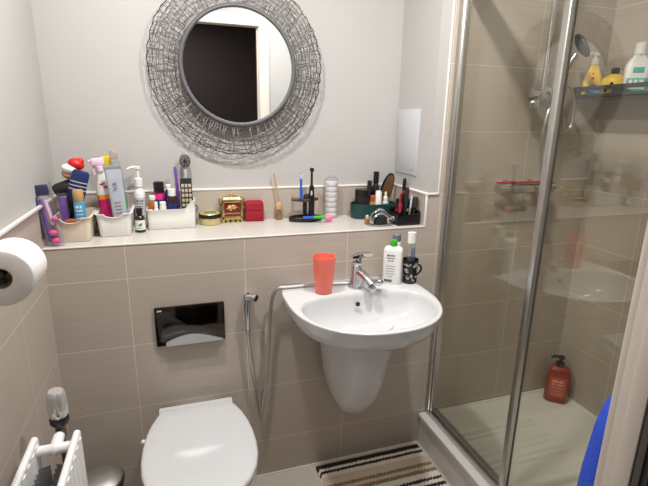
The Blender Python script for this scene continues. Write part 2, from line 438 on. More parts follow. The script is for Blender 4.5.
for layer in (0, 1):
    for k in range(7 if layer == 0 else 5):
        u0 = (k+.4)/7.0 if layer == 0 else (k+.5)/5.2
        ph = [rnd.uniform(0, 6.3) for _ in range(4)]
        pts = []
        for j in range(150):
            q = 2*PI*j/150
            u = u0+.026*math.sin(11*q+ph[0])+.018*math.sin(23*q+ph[1])+.014*math.sin(37*q+ph[2])+rnd.uniform(-.012, .012)
            r, y = prof(max(0, min(1, u)), layer)
            pts.append((r*math.cos(q), y+rnd.uniform(-.002, .002), r*math.sin(q)))
        b.tube(pts, .00125, 4, closed=True)
    nr = 135 if layer == 0 else 80
    for k in range(nr):
        q = 2*PI*(k+rnd.uniform(-.3, .3))/nr; lean = rnd.uniform(-.10, .10); pts = []
        u1 = rnd.choice((1, 1, 1, .62)); us = rnd.choice((0, 0, 0, .4))
        for i in range(8):
            u = us+(u1-us)*i/7; r, y = prof(u, layer); a = q+lean*u+rnd.uniform(-.012, .012)
            pts.append((r*math.cos(a), y-.001, r*math.sin(a)))
        b.tube(pts, .00115, 4)
link('wire_mesh', b, WIRE, t, angle=80)
b = B(); pts = []
for j in range(200):
    q = 2*PI*j/200; r = MO+.0022*math.sin(43*q)+.0015*math.sin(17*q); pts.append((r*math.cos(q), yc+.003+.002*math.sin(29*q), r*math.sin(q)))
b.tube(pts, .0017, 5, closed=True)
for k in range(60):
    q = 2*PI*(k+rnd.uniform(-.3, .3))/60; b.ball((MO*math.cos(q), yc+.002, MO*math.sin(q)), .003, u=6, v=4)
link('rim_wire', b, WIREDK, t)

# flush plate
t = thing('flush_plate', 'smoked chrome dual flush plate on the tiled wall above the toilet', 'flush plate', (.437, 0, .731))
b = B(); b.box(-.121, .121, -.012, 0, -.074, .074, .003); link('plate', b, DKCHROME, t)
up = [(-.116, -.046)]+[(-.07+.186*i/12, -.046+.018*math.sin(PI*min(1, i/11))) for i in range(13)]
up = [(-.116, .069), (.116, .069), (.116, -.055)]+[(.08-.17*i/12, -.055+.021*math.sin(PI*i/12)) for i in range(13)]+[(-.116, -.055)]
b = B(); b.prism(up, -.0155, -.010, 'y', .001); link('button', b, DKCHROME, t)
lo = [(-.088, -.069), (.112, -.069)]+[(.082-.17*i/12, -.0572+.021*math.sin(PI*i/12)) for i in range(13)]
b = B(); b.prism(lo, -.017, -.010, 'y', .001)
for v in b.bm.verts:
    if v.co.y < -.012: v.co.y = -.0165-(-.03-v.co.z)*.28
link('button', b, mat('bright_chrome', (226, 226, 224), .38, .7), t)
b = B(); b.box(-.112, -.096, -.0162, -.0150, .061, .067, .0004); link('emblem', b, LGREY, t)

# bidet sprayer
t = thing('bidet_sprayer', 'chrome hand bidet sprayer on a wall bracket with its hose looping up to the tap', 'bidet sprayer', (.648, 0, .81))
b = B(); b.box(-.014, .014, -.018, 0, -.012, .016, .004); b.lathe([(.017, 0), (.017, .004)], 20, xf=T(0, -.0, .002, PI/2)); link('bracket', b, CHROME, t)
b = B(); b.tube([(-.006, -.032, .006), (-.008, -.031, -.03), (-.009, -.03, -.07), (-.008, -.03, -.118)], [.011, .012, .010, .008], 14)
link('handle', b, CHROME, t)
b = B(); b.tube([(-.012, -.028, .012), (.006, -.034, .013), (.022, -.046, .010)], [.010, .013, .015], 16); hd = link('spray_head', b, CHROME, t)
b = B(); b.tube([(.0215, -.0455, .0101), (.0245, -.048, .0095)], .0115, 16); link('nozzle', b, BLACKM, hd)
b = B(); b.tube([(-.018, -.03, .0), (-.024, -.033, -.03), (-.021, -.032, -.075)], [.004, .004, .003], 8); link('trigger', b, CHROME, t)
b = B(); b.lathe([(.010, 0), (.010, .016)], 14, c=(-.008, -.03, -.135)); link('coupling', b, SATIN, t)
ctrl = [(-.008, -.03, -.13), (-.003, -.031, -.21), (.012, -.032, -.33), (.026, -.031, -.42), (.031, -.030, -.475), (.0345, -.030, -.495), (.038, -.030, -.475),
        (.043, -.032, -.42), (.056, -.034, -.33), (.066, -.034, -.22), (.073, -.036, -.11), (.079, -.038, -.03), (.089, -.042, .02), (.108, -.048, .043),
        (.14, -.05, .044), (.20, -.05, .0435), (.29, -.055, .0435), (.36, -.066, .044), (.384, -.075, .046)]
def spline(c, k=6):
    out = []; c = [Vector(p) for p in c]
    for i in range(len(c)-1):
        p0, p1, p2, p3 = c[max(i-1, 0)], c[i], c[i+1], c[min(i+2, len(c)-1)]
        for j in range(k):
            s_ = j/k
            out.append(.5*((2*p1)+(-p0+p2)*s_+(2*p0-5*p1+4*p2-p3)*s_*s_+(-p0+3*p1-3*p2+p3)*s_**3))
    return out+[c[-1]]
sp_ = spline(ctrl, 10)
b = B(); b.tube(sp_, [.0062 if i % 2 else .0070 for i in range(len(sp_))], 8); link('hose', b, STEEL, t)

# toilet roll on its holder
t = thing('toilet_roll', 'white toilet paper roll on the wall holder beside the ledge', 'toilet roll', (.095, -.61, 1.158))
b = B()
ro, ri, hl = .055, .020, .05
b.rings([[(r*math.cos(a), y, r*math.sin(a)) for a in [2*PI*k/48 for k in range(48)]] for r, y in ((ri, -hl), (ro-.003, -hl), (ro, -hl+.003), (ro, hl-.003), (ro-.003, hl), (ri, hl), (ri, -hl))], False, False)
link('paper', b, PAPER, t, angle=50)
b = B(); b.rings([[(r*math.cos(a), y, r*math.sin(a)) for a in [2*PI*k/32 for k in range(32)]] for r, y in ((ri-.0015, -hl), (ri, -hl), (ri, hl), (ri-.0015, hl), (ri-.0015, -hl))], False, False)
link('cardboard_core', b, mat('cardboard', (150, 128, 104), .8), t)
t = thing('roll_holder', 'chrome rail through the middle of the toilet roll', 'toilet roll holder', (0, -.61, 1.158))
b = B(); b.lathe([(.024, 0), (.024, .006), (.018, .009)], 24, xf=T(0, .085, 0, 0, PI/2)); link('wall_plate', b, CHROME, t)
b = B(); b.tube(spline([(.005, .085, 0), (.06, .085, 0), (.088, .083, .0), (.095, .07, .004), (.095, .03, .008), (.095, -.045, .008), (.095, -.053, .008)]), .0065, 12); link('arm', b, BLACKM, t)

# ================================================================== basin
BX = 1.0225
def dshape(a, bf, bb, yc_, nf=2.25, nb=5, n=72):
    pts = []
    for k in range(n):
        q = 2*PI*k/n; c_, s_ = math.cos(q), math.sin(q)
        if s_ <= 0: e = 2/nf; x = a*math.copysign(abs(c_)**e, c_); y = -bf*abs(s_)**e
        else: e = 2/nb; x = a*math.copysign(abs(c_)**e, c_); y = bb*abs(s_)**e
        pts.append((x, y+yc_))
    return pts
t = thing('wash_basin', 'white wall hung wash basin with a half pedestal below the ledge', 'basin', (BX, 0, 0))
b = B()
R = lambda a, bf, bb, yc_, z, nf=2.25, nb=5: [(x, y, z) for x, y in dshape(a, bf, bb, yc_, nf, nb)]
rs = [R(.12, .13, .14, -.14, .69), R(.155, .17, .17, -.17, .712), R(.205, .225, .182, -.19, .745), R(.240, .268, .187, -.19, .772), R(.256, .286, .189, -.19, .796),
      R(.262, .294, .190, -.19, .818), R(.266, .2985, .190, -.19, .836), R(.2672, .3000, .190, -.19, .8415), R(.2655, .2985, .189, -.19, .8445), R(.261, .294, .188, -.19, .8455),
      R(.240, .207, .12, -.265, .845, 2.2, 2.6), R(.236, .203, .117, -.265, .8435, 2.2, 2.6)]
for k in range(1, 15):
    a_ = PI/2*k/14.6; c_ = math.cos(a_)**.75
    rs.append(R(.233*c_, .200*c_, .115*c_, -.265+.02*(1-c_), .8415-.122*math.sin(a_), 2.2-.2*k/14, 2.6-.6*k/14))
b.rings(rs); link('bowl', b, CERAMIC, t, angle=60)
b = B(); b.lathe([(.0, 0), (.021, 0), (.023, .002), (.02, .004), (0, .003)], 24, c=(0, -.246, .7195)); link('drain', b, CHROME, t)
b = B(); b.lathe([(.0085, 0), (.0085, .003), (.006, .003)], 20, xf=T(0, -.1665, .806, PI/2-.28)); link('overflow', b, BLACKM, t)
b = B()
rs = [[(x, y, z) for x, y in dshape(a, d*.62, d*.38-.002, -d*.38, 2.3, 6, 48)] for z, a, d in
      ((.312, .015, .06), (.314, .038, .105), (.322, .054, .14), (.345, .072, .17), (.41, .096, .21), (.5, .114, .24), (.6, .125, .26), (.68, .131, .27), (.735, .133, .272))]
b.rings(rs, xf=T(.024, 0, 0)); link('pedestal', b, CERAMIC, t, angle=60)

t = thing('mixer_tap', 'chrome single lever mixer tap standing at the back of the basin', 'tap', (1.042, -.095, .8455))
b = B(); b.lathe([(.030, 0), (.030, .004), (.025, .008), (.023, .03), (.021, .06), (.020, .085)], 24); link('body', b, CHROME, t)
b = B(); b.tube(spline([(.0, -.0, .058), (.012, -.026, .058), (.024, -.06, .042), (.030, -.078, .030)]), [.018]*7+[.0165]*6+[.0155]*6, 14); sp1 = link('spout', b, CHROME, t)
b = B(); b.lathe([(.013, 0), (.013, .014)], 18, xf=T(.031, -.082, .012, .25, 0, 0)); link('aerator', b, SATIN, sp1)
b = B(); b.tube([(.022, -.06, .040), (.045, -.062, .036), (.062, -.062, .034)], [.011, .011, .012], 12)
b.ball((.068, -.062, .034), .015, (1, 1, .9)); link('diverter', b, CHROME, t)
b = B(); b.lathe([(.0185, .084), (.0205, .088), (.0205, .112), (.014, .122), (0, .124)], 24); lv = link('cartridge_cap', b, CHROME, t)
b = B(); b.rings([[(x0+0, y*w_, z0+h*zz) for y, zz in ((-1, 0), (-.8, .8), (0, 1), (.8, .8), (1, 0), (.8, -.6), (-.8, -.6))] for x0, z0, w_, h in
     ((-.022, .112, .016, .011), (.0, .119, .020, .014), (.022, .125, .019, .011), (.042, .129, .016, .008), (.058, .131, .012, .005))]); link('lever', b, CHROME, t, rot=(0, 0, -.25))
b = B(); b.ball((-.0165, -.010, .097), .004, (.6, 1, 1)); link('hot_mark', b, ORANGE, lv)

# on the basin
t = thing('tumbler', 'coral plastic tumbler standing on the rim of the basin', 'cup', (.907, -.115, .8455))
b = B(); b.lathe([(0, .001), (.029, .001), (.031, .004), (.0425, .136), (.0425, .138), (.0405, .138), (.030, .008), (0, .006)], 40, cap0=False, cap1=False); link('cup_wall', b, CORAL, t)

t = thing('lotion_bottle', 'white flat lotion bottle with a bright green cap on the basin', 'bottle', (1.197, -.086, .8455), -.6)
o0 = rrect(.036, .0205, .010)
b = B(); b.rings([at(o0, 0, .94), at(o0, .003), at(o0, .128), at(o0, .136, .97), at(o0, .142, .86), at(o0, .146, .6), at(rrect(.013, .013, .0125), .148)]); link('body', b, WHITE, t, angle=45)
b = B(); b.lathe([(.0125, .147), (.0135, .150), (.0135, .168), (.0125, .171), (0, .171)], 24); link('cap', b, GREEN, t)
b = B()
for k, (wl, hl_) in enumerate(((.030, .006), (.034, .004), (.022, .004), (.0, .003), (.034, .0025), (.034, .0025), (.03, .0025), (.034, .0025), (.02, .0025))):
    if wl: b.dashes(wl, hl_, T(-.006, -.0207, .114-.0105*k), seed=k)
b.box(-.028, .002, -.0210, -.0203, .008, .018); link('print', b, INK, t)

t = thing('patterned_mug', 'black patterned toothbrush mug at the right end of the basin', 'mug', (1.266, -.100, .8455), -.9)
b = B(); b.lathe([(0, 0), (.026, 0), (.028, .003), (.0275, .05), (.031, .092), (.030, .096), (.028, .094), (.0255, .05), (.025, .008), (0, .006)], 28, cap0=False, cap1=False); link('cup_wall', b, BLACK, t)
b = B(); b.tube(spline([(.027, 0, .078), (.042, 0, .074), (.043, 0, .055), (.026, 0, .035)]), .004, 8); link('handle', b, BLACK, t)
b = B(); rr = random.Random(5)
for k in range(60):                    # pale scrolls and dots all round the mug
    a0, z0_ = rr.uniform(0, 2*PI), rr.uniform(.012, .082); R0 = .0283+.0025*max(0, (z0_-.045)/.045)
    q0, sz = rr.uniform(0, 6), rr.uniform(.003, .007); pts = []
    for i in range(9):
        q = q0+i*.6; aa = a0+sz*math.cos(q)*(1-i*.07)/R0; pts.append((R0*math.sin(aa), -R0*math.cos(aa), z0_+sz*math.sin(q)*(1-i*.07)))
    b.tube(pts, .0010, 4)
link('print', b, LGREY, t)
t = thing('toothpaste_tube', 'clear and white tube standing upside down in the black mug', 'tube', (1.2652, -.0995, .8535))
b = B(); b.lathe([(.012, 0), (.013, .004), (.013, .022), (.0115, .024)], 18); link('cap', b, WHITE, t)
b = B(); b.rings([[(.0145*sx*math.cos(q), .0145*sy_*math.sin(q), z) for q in [2*PI*k/24 for k in range(24)]] for z, sx, sy_ in ((.024, .9, .9), (.1, 1.1, 1), (.15, 1.25, .8), (.178, 1.3, .35), (.188, 1.3, .12))]); link('body', b, CLEARP, t)
b = B(); b.lathe([(.0155, .150), (.0175, .152), (.0165, .193), (0, .194)], 20, sy=.8); link('band', b, WHITE, t)
b = B()
for k in range(3): b.dashes(.06, .004, T(-.006+.006*k, -.0168, .105, 0, -PI/2), seed=20+k)
link('print', b, INKB, t)
t = thing('deodorant_can', 'grey capped can standing behind the green capped lotion bottle', 'can', (1.232, -.040, .8455))
b = B(); b.lathe([(0, 0), (.016, 0), (.017, .003), (.017, .15), (.0155, .154)], 22); link('can', b, WHITE, t)
b = B(); b.lathe([(.0155, .154), (.0165, .156), (.016, .180), (.012, .185), (0, .185)], 22); link('cap', b, GREY, t)

# ================================================================== toilet
t = thing('toilet', 'white wall hung toilet with its lid closed', 'toilet', (.438, 0, 0))
half = [(-.068, .0), (-.070, .124), (-.082, .127), (-.11, .140), (-.15, .156), (-.2, .168), (-.26, .176), (-.32, .178), (-.38, .173), (-.43, .160), (-.475, .137), (-.51, .105), (-.535, .065), (-.546, .028), (-.548, 0)]
lid = [(w_, y) for y, w_ in half[1:-1]]; lid = lid+[(0, -.548)]+[(-x, y) for x, y in lid[::-1]]
def off(poly, d):
    cx, cy_ = 0, -.3; out = []
    for x, y in poly:
        v = Vector((x-cx, y-cy_)); l = v.length; v *= (l+d)/l; out.append((cx+v.x, cy_+v.y))
    return out
b = B(); b.rings([at(off(lid, -.004), .419), at(lid, .421), at(lid, .430), at(off(lid, -.003), .4345), at(off(lid, -.010), .4365), at(off(lid, -.06), .4367)]); link('lid', b, CERAMIC, t, angle=50)
b = B(); b.rings([at(off(lid, -.006), .401), at(off(lid, -.002), .403), at(off(lid, -.002), .415), at(off(lid, -.008), .4175)]); link('seat', b, CERAMIC, t, angle=50)
b = B()
b.box(-.130, .130, -.084, -.050, .399, .434, .004)
link('hinge', b, CERAMIC, t)
b = B(); b.ball((-.178, -.19, .408), .008); link('bumper', b, WHITE, t)
def bowlring(z, wd, y0, y1, wb):
    pts = []
    for k in range(40):
        q = 2*PI*k/40; c_, s_ = math.cos(q), math.sin(q); L_ = (y0-y1)/2
        e = .75 if s_ < 0 else .4
        pts.append((math.copysign(abs(c_)**.8, c_)*(wd if s_ <= 0 else wd-(wd-wb)*abs(s_)), (y0+y1)/2+L_*math.copysign(abs(s_)**e, s_), z))
    return pts
b = B(); b.rings([bowlring(.09, .09, -.0, -.3, .09), bowlring(.11, .115, -.0, -.36, .11), bowlring(.2, .15, -.0, -.45, .125), bowlring(.3, .168, -.0, -.51, .13), bowlring(.37, .174, -.0, -.535, .13), bowlring(.395, .174, -.0, -.54, .13), bowlring(.4, .168, -.004, -.534, .126)]); link('pan', b, CERAMIC, t, angle=60)

# ================================================================== floor things
t = thing('pedal_bin', 'small steel pedal bin with a round lid between radiator and toilet', 'bin', (.110, -.182, 0))
b = B(); b.lathe([(0, .012), (.074, .012), (.075, .016), (.075, .275)], 40); link('body', b, STEEL, t)
b = B(); b.lathe([(.078, 0), (.078, .014), (.072, .016)], 40); link('base', b, BLACKM, t)
b = B(); b.lathe([(.079, .275), (.080, .278), (.079, .286), (.074, .287)], 40); link('rim', b, BLACKM, t)
b = B(); b.lathe([(.076, .284), (.075, .292), (.066, .299), (.04, .306), (0, .308)], 40); link('lid', b, STEEL, t)
b = B(); b.box(-.02, .02, -.1, -.07, .005, .012, .003); link('pedal', b, BLACK, t)

t = thing('bath_mat', 'brown and cream striped bath mat on the floor below the basin', 'bath mat', (1.165, -.022, 0), -.0)
b = B(); nx, ny = 90, 110; Wm, Hm = .248, .62; rr = random.Random(9)
vs, fs = [], []
for j in range(ny+1):
    for i in range(nx+1):
        x = -Wm+2*Wm*i/nx; y = -Hm*j/ny
        edge = min(1, min(i, nx-i, j, ny-j)/2)
        sag = .012*math.sin(3.2*x+2)*1
        z = .003+edge*(.011+.006*abs(math.sin(y*PI/.012))*(.5+.5*abs(math.sin(x*PI/.009)))+rr.uniform(-.0015, .0015))
        vs.append((x+.004*math.sin(y*60)*(1 if i in (0, nx) else .4), y+(.004*math.sin(x*40) if j in (0, ny) else 0), z))
for j in range(ny):
    for i in range(nx):
        a = j*(nx+1)+i; fs.append([a, a+1, a+nx+2, a+nx+1])
b._new(vs, fs)
vs = [(-Wm, 0, .001), (Wm, 0, .001), (Wm, -Hm, .001), (-Wm, -Hm, .001)]; b._new(vs, [[3, 2, 1, 0]])
link('pile', b, STRIPES, t, angle=180)

# radiator on the left wall
t = thing('radiator', 'white double panel radiator with a thermostatic valve on the left wall', 'radiator', (0, -.49, 0))
for x in (.049, .142):
    b = B(); L_ = .62; n = 18
    sec = []                               # fluted panel, cross-section in xy
    for k in range(n*4+1):
        y = -L_*k/(n*4); sec.append((x+.006+(.004 if k % 4 in (1, 2) else 0)-(.0015 if k in (0, n*4) else 0), y))
    sec2 = [(x-.006-(.002 if k % 4 in (1, 2) else 0), -L_*k/(n*4)) for k in range(n*4, -1, -1)]
    b.prism(sec+sec2, .13, .682, 'z')
    b.tube([(x, .003, .689), (x, -L_-.003, .689)], .0085, 10); b.tube([(x, .003, .128), (x, -L_-.003, .128)], .0085, 10)
    b.tube([(x, 0.001, .128), (x, 0.001, .689)], .0085, 10); b.tube([(x, -L_, .128), (x, -L_, .689)], .0085, 10)
    link('panel', b, RADW, t)
b = B()
zz = []
for k in range(61):
    y = -.05-.52*k/60; zz.append(((.066 if k % 2 else .090), y))
for k in range(60):
    (xa, ya), (xb, yb) = zz[k], zz[k+1]
    b._new([(xa, ya, .15), (xb, yb, .15), (xb, yb, .65), (xa, ya, .65)], [[0, 1, 2, 3]])
    b._new([(.192-xa, ya, .15), (.192-xb, yb, .15), (.192-xb, yb, .65), (.192-xa, ya, .65)], [[0, 1, 2, 3]])
link('fins', b, FINS, t)
b = B(); b.tube([(.05, -.012, .665), (.085, -.012, .665), (.095, -.012, .665), (.105, -.012, .665), (.141, -.012, .665)], [.013, .013, .017, .013, .013], 14)
b.tube([(.095, -.015, .665), (.095, .03, .671)], [.015, .013], 14); link('cross_pipe', b, RADW, t)
b = B(); b.tube([(.095, .028, .672), (.0955, .048, .674)], [.011, .013], 12); b.tube([(.0955, .05, .655), (.0955, .05, .70)], [.013, .012], 12)
b.tube([(.0955, .05, .658), (.0955, .05, .05), (.0955, .05, .0)], .0075, 10); vb = link('valve_body', b, BRASS, t)
b = B(); b.lathe([(.020, .694), (.0225, .698), (.0225, .712), (.021, .716)], 24, c=(.0955, .05, 0)); link('collar', b, BLACK, vb)
b = B(); n = 32
rs = []
for r, z in ((.0205, .716), (.0225, .722), (.0235, .74), (.0215, .772), (.0195, .784), (.016, .788)):
    rs.append([(.0955+r*(1+(.035 if k % 4 < 2 and z < .78 else 0))*math.cos(2*PI*k/n), .05+r*(1+(.035 if k % 4 < 2 and z < .78 else 0))*math.sin(2*PI*k/n), z) for k in range(n)])
b.rings(rs); hd = link('valve_head', b, mat('satin_white_chrome', (205, 204, 200), .25, .5), vb)
b = B(); b.ball((.1, .0285, .728), .003); link('index_mark', b, BLACK, hd)
for y in (-.12, -.5):
    for z in (.2, .6): b = B(); b.box(.0008, .044, y-.012, y+.012, z-.02, z+.02); link('bracket', b, RADW, t)

# blue towel on the rear wall beside the door frame
t = thing('towel', 'royal blue towel hanging beside the pale door frame', 'towel', (1.208, YR, 0))
b = B(); rs = []
for z, hw, y0, y1 in ((1.03, .012, .03, .05), (1.02, .05, .02, .08), (.99, .082, .012, .11), (.95, .094, .010, .125), (.90, .097, .008, .135), (.82, .104, .008, .14), (.65, .118, .008, .14), (.5, .13, .008, .13), (.44, .14, .01, .12), (.435, .13, .03, .1)):
    rs.append([(hw*math.cos(q)*1.0, (y0+y1)/2+(y1-y0)/2*math.sin(q)*(1+.18*math.sin(5*q+z*3)), z+.006*math.sin(7*q)) for q in [2*PI*k/48 for k in range(48)]])
b.rings(rs); link('cloth', b, TOWELB, t, angle=80)
b = B(); b.tube([(0, 0, 1.045), (0, .036, 1.038), (0, .04, 1.058)], .005, 8); b.box(-.012, .012, 0.0005, .006, 1.035, 1.07, .002)
tag(link('wall_hook', b, CHROME, None, (1.208, YR, 0)), 'chrome hook on the rear wall holding the blue towel', 'hook')

# ================================================================== shower
t = thing('shower_tray', 'white shower tray on the floor behind the glass screen', 'shower tray', (0, 0, 0))
b = B()
x0, x1, y0, y1 = 1.418, XR, YR, 0.0
def rr4(x0, x1, y0, y1, z, r=.004): return [(px+(x0+x1)/2, py+(y0+y1)/2, z) for px, py in rrect((x1-x0)/2, (y1-y0)/2, r)]
b.rings([rr4(x0+.008, x1-.001, y0+.001, y1-.001, 0), rr4(x0+.008, x1-.001, y0+.001, y1-.001, .132), rr4(x0, x1-.001, y0+.001, y1-.001, .137), rr4(x0, x1-.001, y0+.001, y1-.001, .152),
         rr4(x0+.004, x1-.002, y0+.002, y1-.002, .155), rr4(x0+.075, x1-.010, y0+.03, y1-.010, .155, .02), rr4(x0+.083, x1-.015, y0+.04, y1-.015, .146, .02), rr4(x0+.11, x1-.03, y0+.07, y1-.03, .143, .02)])
link('basin', b, TRAYW, t, angle=40)
b = B(); b.lathe([(0, .1432), (.045, .1432), (.046, .1455), (.03, .148), (0, .149)], 32, c=(1.85, -.95, 0)); link('drain_cover', b, CHROME, t)

t = thing('shower_screen', 'clear sliding shower screen in a satin aluminium frame', 'shower screen', (XG, 0, .1555))
ZT = 1.83
b = B(); b.box(-.026, .014, -.022, -.001, 0, ZT, .003); b.box(-.018, -.006, -.034, -.022, .0, ZT, .002); link('wall_post', b, SATIN, t)
b = B(); b.box(-.024, .024, YR+.001, -.022, 0, .022, .003); b.box(-.012, -.008, YR+.001, -.03, .022, .036, .001); b.box(.008, .012, YR+.001, -.03, .022, .034, .001); link('bottom_rail', b, SATIN, t)
b = B(); b.box(-.024, .024, YR+.001, -.022, ZT-.045, ZT, .003); link('top_rail', b, SATIN, t)
b = B(); b.box(-.013, -.007, -.505, -.034, .024, ZT-.046); link('fixed_pane', b, GLASS, t)
b = B(); b.box(-.018, -.002, -.522, -.498, .022, ZT-.046, .003); link('fixed_stile', b, SATIN, t)
b = B(); b.box(.007, .013, YR+.03, -.512, .024, ZT-.046); sl = link('sliding_pane', b, GLASS, t)
b = B(); b.box(.002, .018, -.512, -.488, .022, ZT-.046, .003); b.box(-.002, .0, -.5, -.496, .03, ZT-.05); link('door_stile', b, GREY, t)
b = B(); b.box(.0, .02, YR+.001, YR+.03, .022, ZT-.046, .003); link('end_post', b, SATIN, t)

# riser rail and hand shower
t = thing('hand_shower', 'chrome shower riser rail with a hand shower and hose behind the glass', 'shower', (1.83, 0, 1.2))
b = B(); b.tube([(0, -.058, .345), (0, -.058, .92)], .010, 14); link('riser_rail', b, CHROME, t)
for z in (.372, .91): b = B(); b.tube([(0, -.001, z), (0, -.06, z)], .012, 14); b.lathe([(.02, 0), (.02, .008)], 18, xf=T(0, -.001, z, PI/2)); link('rail_bracket', b, CHROME, t)
b = B(); b.tube([(-.055, -.06, .372), (.05, -.06, .372)], .0185, 14); b.box(-.022, .022, -.085, -.035, .35, .395, .006); b.ball((-.04, -.065, .332), .02, (1.3, 1, 1)); b.tube([(-.04, -.065, .332), (-.01, -.06, .355)], .012, 10); link('slider', b, CHROME, t)
b = B(); b.tube(spline([(.03, -.085, .33), (.045, -.09, .40), (.065, -.1, .47), (.085, -.11, .515)]), [.011]*8+[.010]*5+[.012]*6, 12); hs = link('handset', b, CHROME, t)
b = B(); b.lathe([(0, -.014), (.03, -.012), (.047, -.004), (.048, .004), (.04, .009), (0, .010)], 32, xf=T(.094, -.125, .545, 1.0, 0, 1.0)); link('spray_head', b, mat('dark_grey_head', (40, 41, 44), .5), hs)
b = B(); sp2 = spline([(.03, -.085, .33), (.02, -.10, .28), (.0, -.10, .18), (.015, -.09, .08), (.05, -.08, .0), (.10, -.075, -.03), (.14, -.075, .02), (.13, -.08, .15), (.115, -.085, .27), (.10, -.09, .34), (.07, -.09, .38)])
sp2 = spline([(.03, -.088, .335), (.0, -.10, .30), (-.012, -.10, .20), (.0, -.10, .10), (.03, -.10, .0), (.06, -.098, -.07), (.075, -.08, -.10), (.062, -.06, -.085), (.051, -.055, -.043)], 8)
b.tube(sp2, .0068, 8)
b.tube(spline([(.04, -.09, .36), (.09, -.095, .40), (.135, -.09, .34), (.14, -.085, .25), (.115, -.08, .235), (.10, -.08, .28)], 8), .0055, 8); link('hose', b, SATIN, t)
t = thing('shower_valve', 'chrome bar shower valve on the tiled back wall of the shower', 'shower valve', (1.81, 0, 1.195))
b = B(); b.tube([(-.085, -.055, 0), (.085, -.055, 0)], .022, 20); link('body', b, CHROME, t)
for s_ in (-1, 1):
    b = B(); b.tube([(s_*.088, -.055, 0), (s_*.14, -.055, 0)], [.024, .022], 20); link('knob', b, CHROME, t)
for s_ in (-1, 1): b = B(); b.tube([(s_*.065, -.001, 0), (s_*.065, -.045, 0)], .014, 12); b.lathe([(.03, 0), (.028, .008)], 20, xf=T(s_*.065, -.001, 0, PI/2)); link('wall_union', b, CHROME, t)
b = B(); b.lathe([(.011, -.036), (.011, -.018)], 14, c=(.07, -.055, 0)); link('outlet', b, CHROME, t)
b = B(); b.box(-.13, .12, -.004, .004, 0, .007, .003)
tag(link('red_brush', b, RED, None, (1.79, -.055, 1.2175)), 'thin red stick lying along the top of the shower valve', 'brush')

# corner shelf with bottles
SX, SZ = 2.035, 1.56
t = thing('shower_shelf', 'dark grey metal shelf with slotted front on the shower wall', 'shelf', (XR, -.005, SZ))
b = B(); b.box(SX-XR, -.001, -.42, 0, 0, .006, .001); link('base', b, GREY, t)
b = B(); f_ = SX-XR
b.box(f_, f_+.005, -.42, 0, 0, .016, .001); b.box(f_, f_+.005, -.42, 0, .030, .046, .001)
for y in (-.41, -.22, -.195, -.012): b.box(f_, f_+.005, y-.012, y+.012, .015, .031)
b.box(f_, -.001, -.42, -.415, 0, .046, .001); b.box(f_, -.001, -.005, 0, 0, .046, .001); b.box(-.004, -.001, -.42, 0, 0, .046, .001)
link('rail', b, mat('dark_shelf_metal', (52, 54, 58), .45, .3), t)
t = thing('yellow_bottle', 'yellow shampoo bottle with a clear pump standing on the shower shelf', 'bottle', (2.08, -.052, SZ+.0065), -.6)
o0 = rrect(.037, .022, .016)
b = B(); b.rings([at(o0, 0, .9), at(o0, .004), at(o0, .045, .97), at(o0, .08, .82), at(o0, .105, .56), at(o0, .12, .4), at(rrect(.012, .012, .0115), .126)]); link('body', b, PALEY, t, angle=60)
b = B(); b.lathe([(.013, .125), (.015, .127), (.015, .145), (.008, .148), (.008, .158), (.013, .160), (.013, .17), (0, .172)], 18); b.tube([(0, 0, .166), (-.02, -.012, .168), (-.034, -.02, .160)], [.006, .006, .004], 8); link('pump', b, mat('milky_pump', (214, 212, 200), .3), t)
b = B(); b.box(-.024, .024, -.0232, -.0215, .012, .028); link('label_band', b, SKY, t)
b = B(); b.ball((-.004, -.019, .072), .006, (1, .3, 1)); b.ball((-.0, -.0215, .045), .0035, (3, .3, 1)); b.ball((-.004, -.016, .09), .004, (1, .4, 1)); link('print', b, RED, t)
t = thing('spotted_bottle', 'round soft yellow bath bottle with dark spots and a black cap on the shower shelf', 'bottle', (2.095, -.140, SZ+.0065), -.7)
b = B(); b.lathe([(0, 0), (.034, 0), (.041, .006), (.046, .034), (.041, .064), (.023, .079), (.012, .083)], 26); link('body', b, PALEY, t)
b = B(); b.lathe([(.0125, .082), (.0145, .085), (.0145, .103), (.009, .107), (0, .108)], 18); link('cap', b, BLACKM, t)
b = B()
for a, z in ((-.3, .045), (.45, .022), (-.75, .02), (.8, .048)): b.ball((.0435*math.sin(a), -.0435*math.cos(a), z), .0065, (1, 1, 1))
link('spots', b, BLACKM, t)
t = thing('lotion_bottle', 'white bottle with a turquoise label on the shower shelf', 'bottle', (2.095, -.232, SZ+.0065), -.7)
t.scale = (1.12, 1.1, 1.14)
o0 = rrect(.036, .022, .016)
b = B(); b.rings([at(o0, 0, .92), at(o0, .004), at(o0, .09), at(o0, .105, .85), at(o0, .12, .55), at(rrect(.015, .015, .0145), .125)]); link('body', b, WHITE, t, angle=60)
b = B(); b.lathe([(.016, .124), (.018, .127), (.0165, .160), (.012, .163), (0, .163)], 20); link('cap', b, WHITE, t)
b = B(); b.box(-.03, .03, -.0232, -.0215, .01, .052, .0005); b.box(-.016, .016, -.0232, -.0215, .068, .086, .0005); link('label', b, MINT, t)
b = B()
for k in range(3): b.dashes(.046, (.010, .005, .004)[k], T(0, -.0234, .042-.011*k), seed=60+k)
link('print', b, WHITE, t)
t = thing('soft_pouch', 'white refill pouch leaning on the wall behind the turquoise labelled bottle', 'pouch', (2.165, -.19, SZ+.0065), -1.45)
b = B(); b.rings([at(rrect(.04, .016, .012), 0, 1), at(rrect(.043, .016, .012), .03), at(rrect(.045, .008, .006), .09), at(rrect(.045, .002, .0015), .125), at(rrect(.045, .001, .0009), .135)]); link('body', b, WHITE, t)
